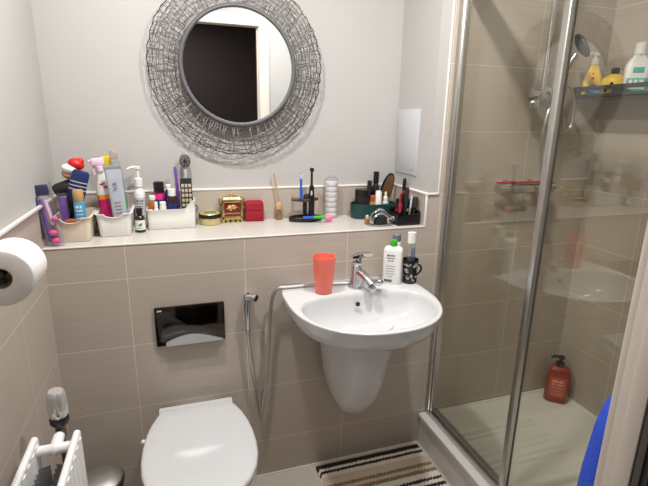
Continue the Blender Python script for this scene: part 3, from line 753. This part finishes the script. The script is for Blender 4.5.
t = thing('pump_bottle', 'red brown shower gel bottle with a black pump in the tray corner', 'bottle', (2.128, -.084, .1455), -.75)
o0 = rrect(.052, .034, .026)
b = B(); b.rings([at(o0, 0, .93), at(o0, .005), at(o0, .145), at(o0, .168, .9), at(o0, .18, .65), at(rrect(.016, .016, .0155), .186)]); link('body', b, REDB, t, angle=60)
b = B(); b.lathe([(.018, .185), (.02, .187), (.02, .203), (.008, .206), (.008, .222), (.016, .224), (.016, .233), (0, .235)], 20); b.tube([(0, 0, .229), (-.03, -.006, .23), (-.043, -.008, .22)], [.008, .008, .005], 8); link('pump', b, BLACK, t)
b = B(); b.box(-.036, .036, -.0348, -.033, .03, .135, .0006); lb = link('label', b, mat('red_label', (190, 76, 56), .4), t)
b = B()
for k in range(5): b.dashes(.05, (.012, .009, .005, .004, .004)[k], T(0, -.0350, .115-.017*k), seed=70+k)
link('print', b, mat('pale_print', (224, 170, 150), .5), lb)

# ================================================================== along the ledge
Z = ZL+.0008
def tub(name, label, cat, loc, rz, hx, hy, h, taper, r, m, scoop=0, th=.0025, hfun=None, rim=.005):
    t = thing(name, label, cat, loc, rz)
    def zz(x, y, z):
        if hfun: return z*hfun(x/hx, y/hy) if z > .01 else z
        if scoop and y < -hy*.9*0.95 and z > h*.55: return z-scoop*math.sqrt(max(0, 1-(x/.03)**2))*((z-h*.55)/(h*.45))
        return z
    def ring(hx_, hy_, z, r_): return [(x, y, zz(x, y, z)) for x, y in rrect(hx_, hy_, r_, 5, 16)]
    k = taper
    b = B(); b.rings([ring(hx*k-.002, hy*k-.002, 0, r*.8), ring(hx*k, hy*k, .003, r*.9), ring(hx-(hx-hx*k)*.45, hy-(hy-hy*k)*.45, h*.55, r), ring(hx, hy, h-.003, r), ring(hx+rim, hy+rim, h-.002, r+rim), ring(hx+rim, hy+rim, h, r+rim),
        ring(hx-th, hy-th, h, r-th), ring(hx-(hx-hx*k)*.45-th, hy-(hy-hy*k)*.45-th, h*.55, r-th), ring(hx*k-th, hy*k-th, .006, r*.8-th*.5)])
    link('body', b, m, t, angle=50)
    return t
tub('storage_basket', 'cream plastic basket nearest the left wall, holding a black hairdryer', 'basket', (.0795, .152, Z), 0, .056, .095, .083, .9, .014, CREAM, .016)
tub('storage_basket', 'white plastic basket holding the pink spray bottle and tall grey tube', 'basket', (.2035, .2, Z), 0, .056, .095, .083, .9, .014, WHITE, .012)
tub('organiser_tray', 'low white tray with a raised right end holding small bottles and hair brushes', 'tray', (.395, .236, Z), 0, .088, .046, .075, .985, .008, WHITE, 0, .003, lambda u, v: 1+.42*max(0, min(1, (u-.55)/.3))**1.4, .001)
# zipped clear pouch leaning in the corner
t = thing('zip_pouch', 'clear plastic zip pouch with pink balls leaning in the corner of the ledge', 'pouch', (.034, .030, Z), 0, rot=(-.04, -.10, 0))
b = B(); b.rings([[(x+dx, y*s_, z) for x, y in rrect(.026, .013, .010, 4, 6)] for z, s_, dx in ((0, .8, 0), (.01, 1, 0), (.06, 1, .002), (.13, .75, -.003), (.185, .3, -.002))]); link('film', b, FILM, t, angle=70)
b = B(); b.box(-.026, .016, -.006, .006, .165, .20, .004); b.tube([(-.024, -.011, .165), (-.025, -.013, .1), (-.026, -.013, .03)], .0045, 8); link('zip_band', b, mat('navy_zip', (44, 48, 80), .5), t)
for x, z, r in ((.003, .016, .012), (.000, .043, .012), (.014, .088, .009)):
    b = B(); b.ball((x, -.001, z), r, (1.1, .85, .85)); link('ball', b, HOTPINK, t)
b = B(); b.tube([(-.012, 0, .02), (-.014, 0, .155)], .0055, 10); link('brush_handle', b, PURPLE, t)
b = B(); b.tube([(.004, .004, .07), (-.002, .004, .15)], .006, 8); link('stick', b, PALEPINK, t)
# contents of the cream basket
t = thing('sachet', 'crumpled purple and silver packet in the left end of the cream basket', 'packet', (.0535, .108, Z+.0085), 0, rot=(-.04, -.03, 0))
b = B(); rr = random.Random(4)
b.rings([[(x+rr.uniform(-.002, .002), y*s_+rr.uniform(-.002, .002), z) for x, y in rrect(.015, .010, .006, 2, 4)] for z, s_ in ((0, .7), (.02, 1), (.05, 1.1), (.08, .9), (.10, 1), (.13, .6), (.152, .25))]); link('foil', b, FILM, t, angle=15)
b = B(); b.rings([[(x*.8+.002, y*s_*.75, z) for x, y in rrect(.015, .010, .006, 2, 4)] for z, s_ in ((.004, .6), (.05, 1), (.1, .9), (.135, .5))]); link('filling', b, PURPLE, t, angle=15)
t = thing('hairdryer', 'black hairdryer standing nozzle up in the cream basket', 'hairdryer', (.072, .183, Z+.0085))
b = B(); b.tube(spline([(-.006, -.012, 0), (-.004, -.008, .07), (.0, .0, .16)]), [.021]*6+[.019]*6+[.018], 14); link('handle', b, BLACK, t)
b = B(); b.tube([(-.052, -.012, .150), (-.045, -.012, .153), (-.01, -.002, .160), (.03, .006, .166), (.036, .008, .167)], [.018, .022, .028, .028, .022], 18); link('barrel', b, BLACKM, t)
t = thing('hair_comb_tip', 'orange brown rounded grip showing in the scoop of the cream basket', 'grip', (.077, .079, Z+.045))
b = B(); b.ball((0, 0, .014), .03, (1.05, .13, .62)); link('grip', b, BROWN, t)
t = thing('novelty_figure', 'small figure with a red cap and white brim on top of the hairdryer', 'figure', (.076, .172, Z+.197), 0, rot=(0, .35, 0))
b = B(); b.ball((-.012, -.002, .014), .021, (1.15, .9, .75)); link('face', b, SKIN, t)
b = B(); b.ball((-.012, -.002, .034), .027, (1.1, 1, .66)); link('brim', b, WHITE, t)
b = B(); b.ball((.000, 0, .056), .024, (1.1, 1, .85)); b.ball((.009, 0, .069), .013); link('cap', b, RED, t)
t = thing('hair_brush', 'navy striped brush barrel tilted in the cream basket above the tan capped can', 'brush', (.050, .130, Z+.0095), 0, rot=(0, .29, 0))
b = B(); b.tube([(0, 0, 0), (0, 0, .128)], .009, 10); link('handle', b, BLACK, t)
b = B(); o0 = rrect(.027, .012, .010)
b.rings([at(o0, .122, .7), at(o0, .130), at(o0, .222), at(o0, .231, .8)]); link('barrel', b, NAVY, t, angle=50)
b = B()
for z in (.165, .178, .191): b.rings([at(o0, z, 1.02), at(o0, z+.003, 1.02)], True, True)
link('stripes', b, LGREY, t)
t = thing('spray_can', 'blue can with a tan cap at the front of the cream basket', 'can', (.1035, .094, Z+.0085))
b = B(); b.lathe([(0, 0), (.0165, 0), (.0175, .003), (.0175, .120), (.015, .127)], 24); link('can', b, SKY, t)
b = B(); b.lathe([(.0155, .126), (.0165, .128), (.0165, .160), (.014, .164), (0, .165)], 24); link('cap', b, TAN, t)
b = B()
for k in range(4): b.dashes(.024, (.009, .005, .003, .003)[k], T(0, 0, .108-.013*k), wrap=.0178, seed=30+k)
link('print', b, WHITE, t)
# contents of the white basket
t = thing('spray_bottle', 'pink and white trigger spray bottle with a pale pink head in the white basket', 'bottle', (.1868, .1875, Z+.0085), 0, rot=(0, -.085, 0))
o0 = rrect(.028, .019, .014)
def sect(zs): return [at(o0, z, s_) for z, s_ in zs]
b = B(); b.mi = 0; b.rings(sect(((0, .9), (.004, 1), (.118, 1)))); b.mi = 1; b.rings(sect(((.118, 1.012), (.134, 1.012)))); b.mi = 2
b.rings(sect(((.134, 1), (.146, .98), (.168, .84), (.19, .60), (.206, .45)))+[at(rrect(.012, .012, .0115), .215)]); link('body', b, [MAGENTA, ORANGE, WHITE], t, angle=55)
b = B(); b.ball((.012, -.0175, .160), .010, (1.2, .3, .6)); b.ball((-.002, -.0165, .172), .006, (1.6, .3, .5)); link('splash_print', b, MAGENTA, t)
b = B(); b.lathe([(.013, .214), (.015, .216), (.015, .232), (.010, .234)], 18); b.box(-.026, .016, -.010, .010, .234, .262, .006); b.box(-.036, -.026, -.005, .005, .248, .258, .002); sh = link('spray_head', b, PALEPINK, t)
b = B(); b.tube([(-.018, 0, .236), (-.024, 0, .220), (-.022, 0, .205)], .004, 8); link('trigger', b, PALEPINK, sh)
t = thing('spray_bottle', 'bottle with a yellow trigger head behind the pink spray bottle', 'bottle', (.182, .252, Z+.0085))
o1 = rrect(.02, .016, .012)
b = B(); b.rings([at(o1, 0, .9), at(o1, .004), at(o1, .15), at(o1, .185, .55), at(o1, .2, .5)]); link('body', b, CLEARP, t, angle=55)
b = B(); b.lathe([(.011, .199), (.013, .201), (.013, .222)], 16); b.box(-.016, .018, -.010, .010, .222, .262, .005); b.box(-.026, -.016, -.005, .005, .244, .256, .002); link('spray_head', b, YELLOW, t)
t = thing('cosmetic_tube', 'tall silver grey tube standing crimp up at the front of the white basket', 'tube', (.226, .1425, Z+.0085), 0, rot=(0, -.065, 0))
b = B(); b.rings([[(hx*c_, hy*s_, z) for c_, s_ in [(math.copysign(abs(math.cos(2*PI*k/32))**.7, math.cos(2*PI*k/32)), math.copysign(abs(math.sin(2*PI*k/32))**.7, math.sin(2*PI*k/32))) for k in range(32)]] for z, hx, hy in ((.0, .022, .018), (.03, .023, .018), (.1, .0245, .016), (.18, .026, .010), (.226, .028, .0035))])
link('body', b, mat('silver_grey_tube', (190, 194, 204), .35, .25, vary=.02), t, angle=55)
b = B(); b.box(-.0285, .0285, -.0035, .0035, .226, .240, .0008); link('crimp', b, mat('crimp_grey', (160, 166, 176), .4, .3), t)
b = B(); b.text('V.A', .020, T(.0005, -.0150, .168, -.14, 0, 0) @ Matrix.Rotation(-PI/2, 4, 'Y'))
link('print', b, INKB, t)
b = B()
for k in range(6): b.box(-.010, .010, -.0192+.0004*k, -.0178+.0004*k, .05+.012*k, .052+.012*k)
link('small_print', b, GREY, t)
t = thing('clear_bottle', 'tall clear bottle with a cream neck standing behind the grey tube', 'bottle', (.226, .225, Z+.0085), 0, rot=(0, -.06, 0))
o1 = rrect(.022, .02, .014)
b = B(); b.rings([at(o1, 0, .9), at(o1, .004), at(o1, .2), at(o1, .235, .8), at(o1, .255, .6)]); link('body', b, CLEARP, t, angle=55)
b = B(); b.lathe([(.0125, .254), (.014, .256), (.0135, .28), (.011, .284), (.0, .284)], 18); link('cap', b, clear('frosted_cap', (226, 214, 206), 1, .1, 1.45, .3, (226, 214, 206)), t)
b = B(); b.box(.004, .0212, -.0212, -.0195, .13, .19); link('label', b, SKY, t)
b = B(); b.box(.006, .0212, -.0212, -.0195, .07, .12); link('label', b, GREEN, t)
# pump bottle, small dropper bottle
t = thing('pump_bottle', 'white pump bottle standing on the ledge between the white basket and the low tray', 'bottle', (.284, .258, Z))
b = B(); b.lathe([(0, 0), (.019, 0), (.0205, .004), (.0205, .125), (.018, .14), (.0115, .15), (.0115, .155)], 26); link('body', b, WHITE, t)
b = B(); b.lathe([(.013, .154), (.015, .156), (.0155, .185), (.011, .188), (.0055, .189), (.0055, .220), (.010, .222), (.010, .232), (0, .233)], 22); b.tube([(0, 0, .228), (-.02, -.006, .229), (-.036, -.01, .222)], [.0055, .005, .0035], 8); link('pump', b, WHITE, t)
b = B(); b.lathe([(.0207, .06), (.0207, .115)], 26, cap0=False, cap1=False); link('label', b, LGREY, t)
b = B()
for k in range(4): b.dashes(.026, (.007, .004, .003, .003)[k], T(0, 0, .103-.010*k), wrap=.0209, seed=40+k)
link('print', b, INK, t)
t = thing('dropper_bottle', 'tiny dark bottle with a leaf label standing in front of the low tray', 'bottle', (.284, .170, Z))
b = B(); b.lathe([(0, 0), (.0165, 0), (.018, .003), (.018, .05), (.015, .058), (.0085, .063), (.0085, .066)], 26); link('body', b, AMBER, t)
b = B(); b.lathe([(.010, .065), (.0115, .067), (.0110, .088), (.009, .090), (0, .090)], 20); link('cap', b, BLACK, t)
b = B(); rs = [[(.0183*math.sin(a), -.0183*math.cos(a), z) for a in [-1.25+2.5*k/16 for k in range(17)]] for z in (.010, .046)]
b._new(rs[0]+rs[1], [[i, i+1, 18+i, 17+i] for i in range(16)]); link('label', b, LABELW, t)
b = B(); b.ball((.0, -.0184, .028), .006, (1, .12, .7)); b.ball((.005, -.0178, .033), .004, (1, .3, .6)); b.dashes(.02, .003, T(0, 0, .017), wrap=.0186, seed=50); link('leaf_print', b, INKG, t)
# low tray contents
def jar(name, label, x, y, r, h, m, capm, caph, capr=None, z=Z+.0068, cat='bottle', shoulder=True, bandm=None, group=None):
    t = thing(name, label, cat, (x, y, z), group=group)
    nk = r*.55 if shoulder else r*.95
    b = B(); b.lathe([(0, 0), (r*.94, 0), (r, .002), (r, h*.86 if shoulder else h), (nk, h)], 22); link('body', b, m, t)
    cr_ = capr or nk*1.2
    b = B(); b.lathe([(cr_*.98, h-.0005), (cr_, h+.001), (cr_, h+caph-.002), (cr_*.85, h+caph), (0, h+caph)], 22); link('cap', b, capm, t)
    if bandm: b = B(); b.lathe([(r*1.015, h*.45), (r*1.015, h*.78)], 22, cap0=False, cap1=False); link('label', b, bandm, t)
    return t
jar('nail_polish', 'dark bottle with pink shoulder and black cap, tallest in the low tray', .355, .256, .0205, .128, MAGENTA, BLACK, .038, .0195, bandm=INKB)
jar('medicine_bottle', 'dark brown bottle with a white cap in the middle of the low tray', .401, .222, .0215, .116, AMBER, WHITE, .026, .0145, bandm=NAVY)
jar('pill_bottle', 'orange amber bottle at the left end of the low tray', .329, .238, .0165, .10, ORAMB, WHITE, .016, .012)
jar('eye_drop_bottle', 'small white bottle at the front left of the low tray', .342, .205, .0095, .075, WHITE, WHITE, .022, .006)
jar('cream_jar', 'white bottle with round white cap between the amber bottles of the low tray', .3665, .2085, .0125, .078, WHITE, WHITE, .018, .0115, shoulder=False)
jar('serum_bottle', 'navy bottle with a white cap at the back of the low tray', .389, .265, .0155, .135, NAVY, WHITE, .018, .011)
t = thing('flat_box', 'small white carton lying at the front left of the low tray', 'box', (.322, .205, Z+.0068))
b = B(); b.box(-.010, .006, -.006, .006, 0, .068, .001); link('carton', b, WHITE, t)
t = thing('purple_comb', 'thin purple comb standing in the low tray beside the patterned box', 'comb', (.4275, .253, Z+.0068), 0, rot=(0, -.04, 0))
b = B(); b.box(-.005, .005, -.007, .007, 0, .222, .002)
for k in range(14): b.box(.004, .0085, -.0012, .0012, .11+.0075*k, .113+.0075*k)
link('spine', b, PURPLE, t)
t = thing('patterned_box', 'tall black and cream patterned box standing in the low tray', 'box', (.4555, .240, Z+.0068), 0)
b = B(); b.box(-.0215, .0215, -.011, .011, 0, .178, .001); link('carton', b, BLACKM, t)
b = B()
for i in range(3):
    for k in range(8): b.box(-.0182+.0132*i, -.0082+.0132*i, -.0118, -.0105, .012+.019*k, .025+.019*k, .0004)
link('print', b, mat('cream_print', (190, 176, 150), .6), t)
t = thing('paddle_brush', 'silver patterned oval hair brush sticking out above the patterned box', 'hair brush', (.4525, .2665, Z+.0068), 0, rot=(0, .02, 0))
b = B(); b.tube([(0, 0, 0), (0, 0, .17), (0, 0, .21)], [.006, .006, .008], 10); link('handle', b, LGREY, t)
b = B(); b.rings([[(x, y, z) for x, z in [(.021*s_*math.cos(q), .242+.028*s_*math.sin(q)*(1+.12*math.sin(q))) for q in [2*PI*k/32 for k in range(32)]]] for y, s_ in ((-.007, .9), (-.0055, 1), (.0055, 1), (.007, .9))]); hd = link('head', b, mat('silver_filigree', (138, 138, 142), .4, .5, vary=.4, scale=260), t)
b = B()
for k in range(7): b.tube([(.014*math.cos(k*2*PI/7), -.0075, .242+.018*math.sin(k*2*PI/7)), (0, -.0078, .243)], .0014, 6)
b.tube([(.017*math.cos(q), -.0072, .242+.022*math.sin(q)) for q in [2*PI*k/24 for k in range(24)]], .0012, 5, closed=True); link('relief', b, BLACKM, hd)
t = thing('pearl_clip', 'short grey clip hooked at the right end of the low tray', 'clip', (.470, .2215, Z+.0068), 0, rot=(0, .2, 0))
b = B(); b.tube(spline([(-.008, 0, 0), (-.01, 0, .05), (.0, 0, .078), (.009, 0, .07), (.008, 0, .05)]), .004, 8); link('clip', b, GREY, t)
# tin, chest, velvet box, stick
t = thing('round_tin', 'round pale gold tin with a black lid band beside the low tray', 'tin', (.5415, .252, Z))
b = B(); b.lathe([(0, 0), (.040, 0), (.0425, .003), (.0425, .026), (.041, .028)], 40); link('body', b, CGOLD, t)
b = B(); b.lathe([(.0440, .0265), (.0445, .028), (.0445, .040), (.0435, .042), (.040, .042)], 40); link('lid_band', b, BLACK, t)
b = B(); b.lathe([(.0405, .0415), (.038, .0445), (0, .046)], 40); link('lid_top', b, CGOLD, t)
b = B(); b.lathe([(.026, .0457), (.022, .0472), (0, .0478)], 30); link('emblem', b, mat('green_gold', (120, 140, 70), .4, .3), t)
t = thing('trinket_chest', 'small gold and dark red ornate trinket chest on four feet', 'trinket box', (.6315, .272, Z))
b = B(); b.box(-.037, .037, -.021, .021, .014, .086, .0015); link('panel', b, GARNET, t)
b = B()
for x in (-.037, .037):
    for y in (-.021, .021): b.box(x-.004, x+.004, y-.0035, y+.0035, .0, .09, .001)
for z0, z1 in ((.012, .026), (.082, .094)): b.box(-.041, .041, -.0245, .0245, z0, z1, .0015)
for x in (-.02, 0, .02): b.box(x-.006, x+.006, -.0235, -.02, .0, .012, .001)
link('gold_frame', b, GOLD, t)
b = B(); rr = random.Random(8)
for k in range(26):
    a = rr.uniform(0, 6.28); q = rr.uniform(.2, 1); b.ball((.02*q*math.cos(a), -.0218, .06+.010*q*math.sin(a)), .0042, (1.2, .5, .8), u=8, v=6)
for k in range(9): b.ball((-.028+.007*k, -.0218, .036+.002*(k % 2)), .003, (1, .5, 1), u=8, v=6)
b.tube(spline([(-.024, -.0225, .056), (-.01, -.024, .064), (0, -.024, .058), (.012, -.024, .066), (.025, -.0225, .058)]), .0022, 6); link('gold_relief', b, GOLD, t)
b = B(); b.rings([at(rrect(.039, .0225, .006), .093), at(rrect(.036, .02, .006), .100), at(rrect(.026, .014, .006), .106), at(rrect(.012, .008, .005), .109)])
for k in range(14):
    q = 2*PI*k/14; b.ball((.033*math.cos(q), .017*math.sin(q), .101), .0048, u=8, v=6)
b.ball((0, 0, .113), .007, u=10, v=8); ld = link('lid', b, GOLD, t)
b = B()
for s_ in (-1, 1): b.tube(spline([(s_*.041, 0, .1), (s_*.05, 0, .094), (s_*.049, 0, .075), (s_*.042, 0, .066)]), .003, 6)
link('side_handle', b, GOLD, t)
t = thing('velvet_box', 'dark red velvet jewellery box with a rounded lid beside the gold chest', 'jewellery box', (.7225, .268, Z), -.08)
b = B(); b.box(-.038, .038, -.0195, .021, 0, .045, .004); link('base', b, VELVET, t)
b = B(); b.rings([at(rrect(.038, .020, .008), .0455), at(rrect(.038, .020, .008), .07), at(rrect(.036, .018, .008), .08), at(rrect(.029, .013, .008), .0845)]); link('lid', b, VELVET, t, angle=50)
t = thing('stick_bottle', 'tiny wooden necked bottle holding one thin wooden stick on the ledge', 'diffuser', (.828, .272, Z))
b = B(); b.lathe([(0, 0), (.0155, 0), (.017, .003), (.016, .02), (.010, .036), (.008, .042)], 22); link('bottle', b, clear('smoky_oil_glass', (214, 190, 160), 1, .05, 1.45, .35, (196, 160, 120)), t)
b = B(); b.lathe([(.010, .041), (.0135, .044), (.0145, .056), (.0125, .068), (.0085, .073), (0, .073)], 20); link('collar', b, WOOD, t)
b = B(); b.tube([(.004, 0, .01), (-.004, 0, .08), (-.020, 0, .196)], [.0028, .0032, .0042], 8); b.tube([(.002, .003, .01), (-.004, .002, .08), (-.0165, .004, .188)], .0026, 6); link('stick', b, WOOD, t)
# tooth brush stand
t = thing('toothbrush_stand', 'black oval toothbrush stand with a bronze holding plate', 'toothbrush holder', (.932, .220, Z))
b = B(); b.rings([[(.072*s_*math.cos(2*PI*k/40), .040*s_*math.sin(2*PI*k/40), z) for k in range(40)] for z, s_ in ((0, .95), (.003, 1), (.016, 1.02), (.018, .98), (.010, .9), (.009, .5))]); link('base', b, BLACK, t)
b = B(); b.tube([(.0, .012, .008), (.0, .012, .082)], .009, 12); link('post', b, BLACK, t)
b = B(); b.rings([[((.056*s_)*math.cos(2*PI*k/32)*(1+.06*math.cos(4*PI*k/32)), .010+.02*s_*math.sin(2*PI*k/32), z+.004*abs(math.cos(2*PI*k/32))) for k in range(32)] for z, s_ in ((.079, .93), (.082, 1), (.088, 1), (.091, .93))]); link('holding_plate', b, BRONZE, t)
b = B(); b.ball((.006, .006, .098), .015, (1, .8, 1.05)); link('knob', b, BLACKM, t)
t = thing('toothbrush', 'blue toothbrush standing upright in the black stand', 'toothbrush', (.910, .214, Z+.0925))
b = B(); b.tube(spline([(0, 0, 0), (.001, 0, .025), (0, 0, .05), (0, 0, .085), (0, 0, .108)]), [.0068]*6+[.0062]*6+[.005]*6+[.0042]*7, 10); link('handle', b, BLUE, t)
b = B(); b.box(-.0045, .0045, -.0085, -.0008, .084, .106, .0008); link('bristles', b, mat('pale_bristles', (180, 196, 226), .7), t)
t = thing('electric_toothbrush', 'black electric toothbrush standing upright in the black stand', 'toothbrush', (.957, .218, Z+.0095))
b = B(); b.lathe([(0, 0), (.012, .0), (.0128, .004), (.013, .06), (.0122, .10), (.0105, .125)], 20); link('handle', b, BLACK, t)
b = B(); b.lathe([(.0105, .125), (.0108, .127), (.0105, .133), (.0052, .142), (.0045, .195)], 16); b.lathe([(.0, -.006), (.0085, -.006), (.0085, .007), (0, .008)], 14, xf=T(0, .0, .203, PI/2)); link('brush_head', b, BLACK, t)
b = B(); b.lathe([(.0001, 0), (.0045, .0), (.0045, .002), (0, .002)], 12, xf=T(-.004, -.0118, .108, PI/2)); b.box(-.0075, -.001, -.0135, -.0115, .098, .118, .0015); link('button', b, LGREY, t)
t = thing('toothbrush', 'blue, green and pink toothbrush lying across the black stand', 'toothbrush', (.958, .168, Z+.0195), -.12)
b = B(); b.mi = 0; b.tube([(-.05, .002, .002), (-.005, .0, .003)], .0058, 8); b.mi = 1; b.tube([(-.005, .0, .003), (.03, 0, .003)], [.0058, .0075], 8); b.mi = 2; b.tube([(.03, 0, .003), (.042, 0, .002)], [.008, .009], 8); link('handle', b, [BLUE, GREEN, GREEN], t)
b = B(); b.ball((.058, 0, -.001), .0165, (1.15, .75, .9)); link('cap', b, PINK, t)
t = thing('cotton_tube', 'tall clear tube stacked with white cotton pads on the ledge', 'cotton pads', (1.059, .262, Z))
b = B(); b.lathe([(.0275, 0), (.028, .003), (.028, .172), (.0272, .174)], 30); link('sleeve', b, CLEARP, t)
for k in range(7):
    b = B(); b.lathe([(0, 0), (.0245, .0), (.026, .003), (.026, .017), (.0245, .0205), (0, .0205)], 28, c=(0, 0, .002+.0225*k)); link('pad_stack', b, mat('cotton_white', (240, 236, 232), .95, vary=.03) if k == 0 else bpy.data.materials['cotton_white'], t)
b = B(); b.lathe([(.018, .174), (.019, .176), (.018, .182), (0, .183)], 24); link('end_cap', b, CLEARP, t)
# dark green container
def oval_tub(loc, rx, ry, h, m, label):
    t = thing('oval_caddy', label, 'caddy', loc); n = 56
    def R_(s_, z, o=0): return [((rx*s_-o)*math.copysign(abs(math.cos(2*PI*k/n))**.8, math.cos(2*PI*k/n)), (ry*s_-o)*math.copysign(abs(math.sin(2*PI*k/n))**.8, math.sin(2*PI*k/n)), z) for k in range(n)]
    b = B(); b.rings([R_(.95, 0), R_(.97, .004), R_(1, h-.002), R_(1, h, .0005), R_(1, h, .0025), R_(.97, .006, .003)]); link('body', b, m, t, angle=50)
    return t
oval_tub((1.243, .226, Z), .104, .055, .064, TEAL, 'dark teal oval caddy full of cosmetics near the right end of the ledge')
zc = Z+.0068
jar('cosmetic_jar', 'wide black lidded jar at the left end of the teal caddy', 1.1935, .228, .0335, .088, BLACKM, BLACK, .030, .0345, zc, 'jar', False)
jar('foundation_bottle', 'short tan and black bottle in the middle of the teal caddy', 1.232, .205, .0145, .066, TAN, BROWN, .026, .013, zc, 'bottle', False)
jar('perfume_bottle', 'tall black bottle at the back of the teal caddy', 1.265, .252, .0155, .14, BLACK, BLACK, .05, .0125, zc)
jar('mascara_tube', 'short black tube beside the tall black bottle in the teal caddy', 1.2375, .258, .0115, .10, BLACK, BLACKM, .05, .0105, zc, 'tube', False)
t = thing('cream_tube', 'white tube standing on its cap in the front of the teal caddy', 'tube', (1.2545, .196, zc))
b = B(); b.lathe([(0, 0), (.0175, 0), (.0185, .003), (.0165, .03)], 22); link('cap', b, WHITE, t)
b = B(); b.lathe([(.0163, .0302), (.015, .06), (.0135, .105), (.011, .113), (0, .115)], 22); link('body', b, WHITE, t)
t = thing('dropper_bottle', 'little white dropper bottle beside the white tube in the teal caddy', 'bottle', (1.2895, .198, zc))
b = B(); b.lathe([(0, 0), (.0135, 0), (.0145, .003), (.0145, .062), (.009, .069)], 20); link('body', b, LGREY, t)
b = B(); b.lathe([(.0095, .068), (.0105, .070), (.0105, .084), (.005, .087), (.005, .105), (0, .109)], 18); link('dropper', b, WHITE, t)
t = thing('hand_mirror', 'round brown hand mirror with a black rim leaning in the teal caddy', 'hand mirror', (1.3165, .246, Z+.121), 0, rot=(.15, .22, .30))
n = 40; el = [(.032*math.cos(2*PI*k/n), .072*math.sin(2*PI*k/n)) for k in range(n)]
b = B(); b.rings([[(x*s_, y, z*s_) for x, z in el] for y, s_ in ((-.004, .95), (-.005, 1), (.004, 1), (.005, .95))]); link('back', b, BLACK, t)
b = B(); b.rings([[(x*.86, y, z*.9) for x, z in el] for y in (-.0062, -.0045)]); link('disc', b, mat('brown_sheen', (122, 88, 54), .35, .2, vary=.2), t)
b = B(); b.tube([(0, 0, -.07), (0, 0, -.1)], .006, 10); link('handle', b, BLACK, t)
# silver domed thing and the black organiser
t = thing('hair_claw', 'shiny silver domed clip lying on a flat disc at the ledge edge', 'hair clip', (1.203, .062, Z), -.1)
b = B(); b.rings([[(.052*s_*math.cos(2*PI*k/40), .028*s_*math.sin(2*PI*k/40), z) for k in range(40)] for z, s_ in ((0, .96), (.002, 1), (.004, .96))]); link('disc', b, GREY, t)
b = B(); b.rings([[(.033*s_*math.cos(2*PI*k/30), .02*s_*math.sin(2*PI*k/30), z) for k in range(30)] for z, s_ in ((.004, .9), (.012, 1), (.026, .9), (.03, .6))]); link('pad', b, BLACKM, t)
for dy, h_, r_ in ((-.016, .048, .0055), (.0, .060, .0068), (.016, .054, .0055)):
    b = B(); b.tube(spline([(-.036, dy, .010), (-.034, dy, h_*.62), (-.012, dy, h_), (.012, dy, h_*.98), (.034, dy, h_*.66), (.052, dy*.7, .03)]), r_, 10); link('claw_arm', b, CHROME, t)
b = B(); b.ball((.054, 0, .027), .0085, (1, 1.6, 1)); link('pivot', b, LGREY, t)
jar('sample_bottle', 'tiny orange bottle with a pale cap beside the silver domed clip', 1.157, .088, .0095, .026, ORAMB, LGREY, .012, .006, Z, cat='bottle')
t = thing('makeup_organiser', 'black makeup organiser in the right corner of the ledge', 'organiser', (1.318, .072, Z))
b = B(); b.prism([(-.05, 0), (.05, 0), (.05, .052), (-.05, .034)], -.044, -.040, 'y'); b.box(-.05, .05, .034, .038, 0, .065); b.box(-.05, -.046, -.04, .034, 0, .045); b.box(.046, .05, -.04, .034, 0, .058)
b.box(-.046, .046, -.04, .034, 0, .004); b.box(-.046, .046, -.004, -.001, .004, .05); b.box(-.018, -.015, -.04, .034, .004, .042); b.box(.014, .017, -.04, .034, .004, .048); link('compartments', b, BLACK, t)
def stick(name, label, x, y, h, r, m, capm, lean=(0, 0), cat='makeup brush', split=.55, tip=1.0, bh=.0):
    t = thing(name, label, cat, (x, y, Z+.0048+bh), 0, rot=(lean[1], lean[0], 0))
    b = B(); b.lathe([(0, 0), (r*.9, 0), (r, .002), (r, h*split), (r*.9, h*split+.001)], 14); link('handle', b, m, t)
    b = B(); b.lathe([(r*.85, h*split), (r*tip, h*split+.004), (r*tip, h*.93), (r*tip*.7, h), (0, h)], 14); link('tip', b, capm, t)
    return t
stick('lipstick', 'dark red lipstick standing at the left of the black organiser', 1.286, .052, .085, .0082, BLACK, CRIM, cat='lipstick')
stick('makeup_brush', 'black brush with a fat head, tallest in the black organiser', 1.311, .056, .148, .006, BLACK, BLACKM, (.04, 0), tip=1.5)
stick('makeup_brush', 'slim silver brush in the middle of the black organiser', 1.326, .050, .115, .0045, SATIN, LGREY, (.10, 0), tip=.9)
stick('makeup_brush', 'short black brush with a round head at the right of the black organiser', 1.349, .052, .108, .0062, BLACK, BLACKM, (.05, 0), tip=2.0)
stick('lip_gloss', 'garnet lip gloss behind the lipstick in the black organiser', 1.291, .088, .098, .0078, GARNET, BLACK, cat='lip gloss')
stick('mascara_tube', 'black mascara tube behind the tall brush in the black organiser', 1.317, .088, .118, .0082, BLACK, BLACK, cat='mascara')
stick('nail_file', 'grey handled tool behind the silver brush in the black organiser', 1.345, .088, .096, .007, GREY, BLACK, (-.04, 0), cat='tool')
stick('lip_brush', 'red handled brush with a black tip standing between teal caddy and recess side', 1.353, .16, .175, .0075, CRIM, BLACK, (.03, 0), tip=1.1, split=.7, bh=-.0042)
stick('lipstick', 'crimson lipstick tube standing behind the black organiser', 1.335, .135, .115, .009, CRIM, CRIM, cat='lipstick', bh=-.0042)
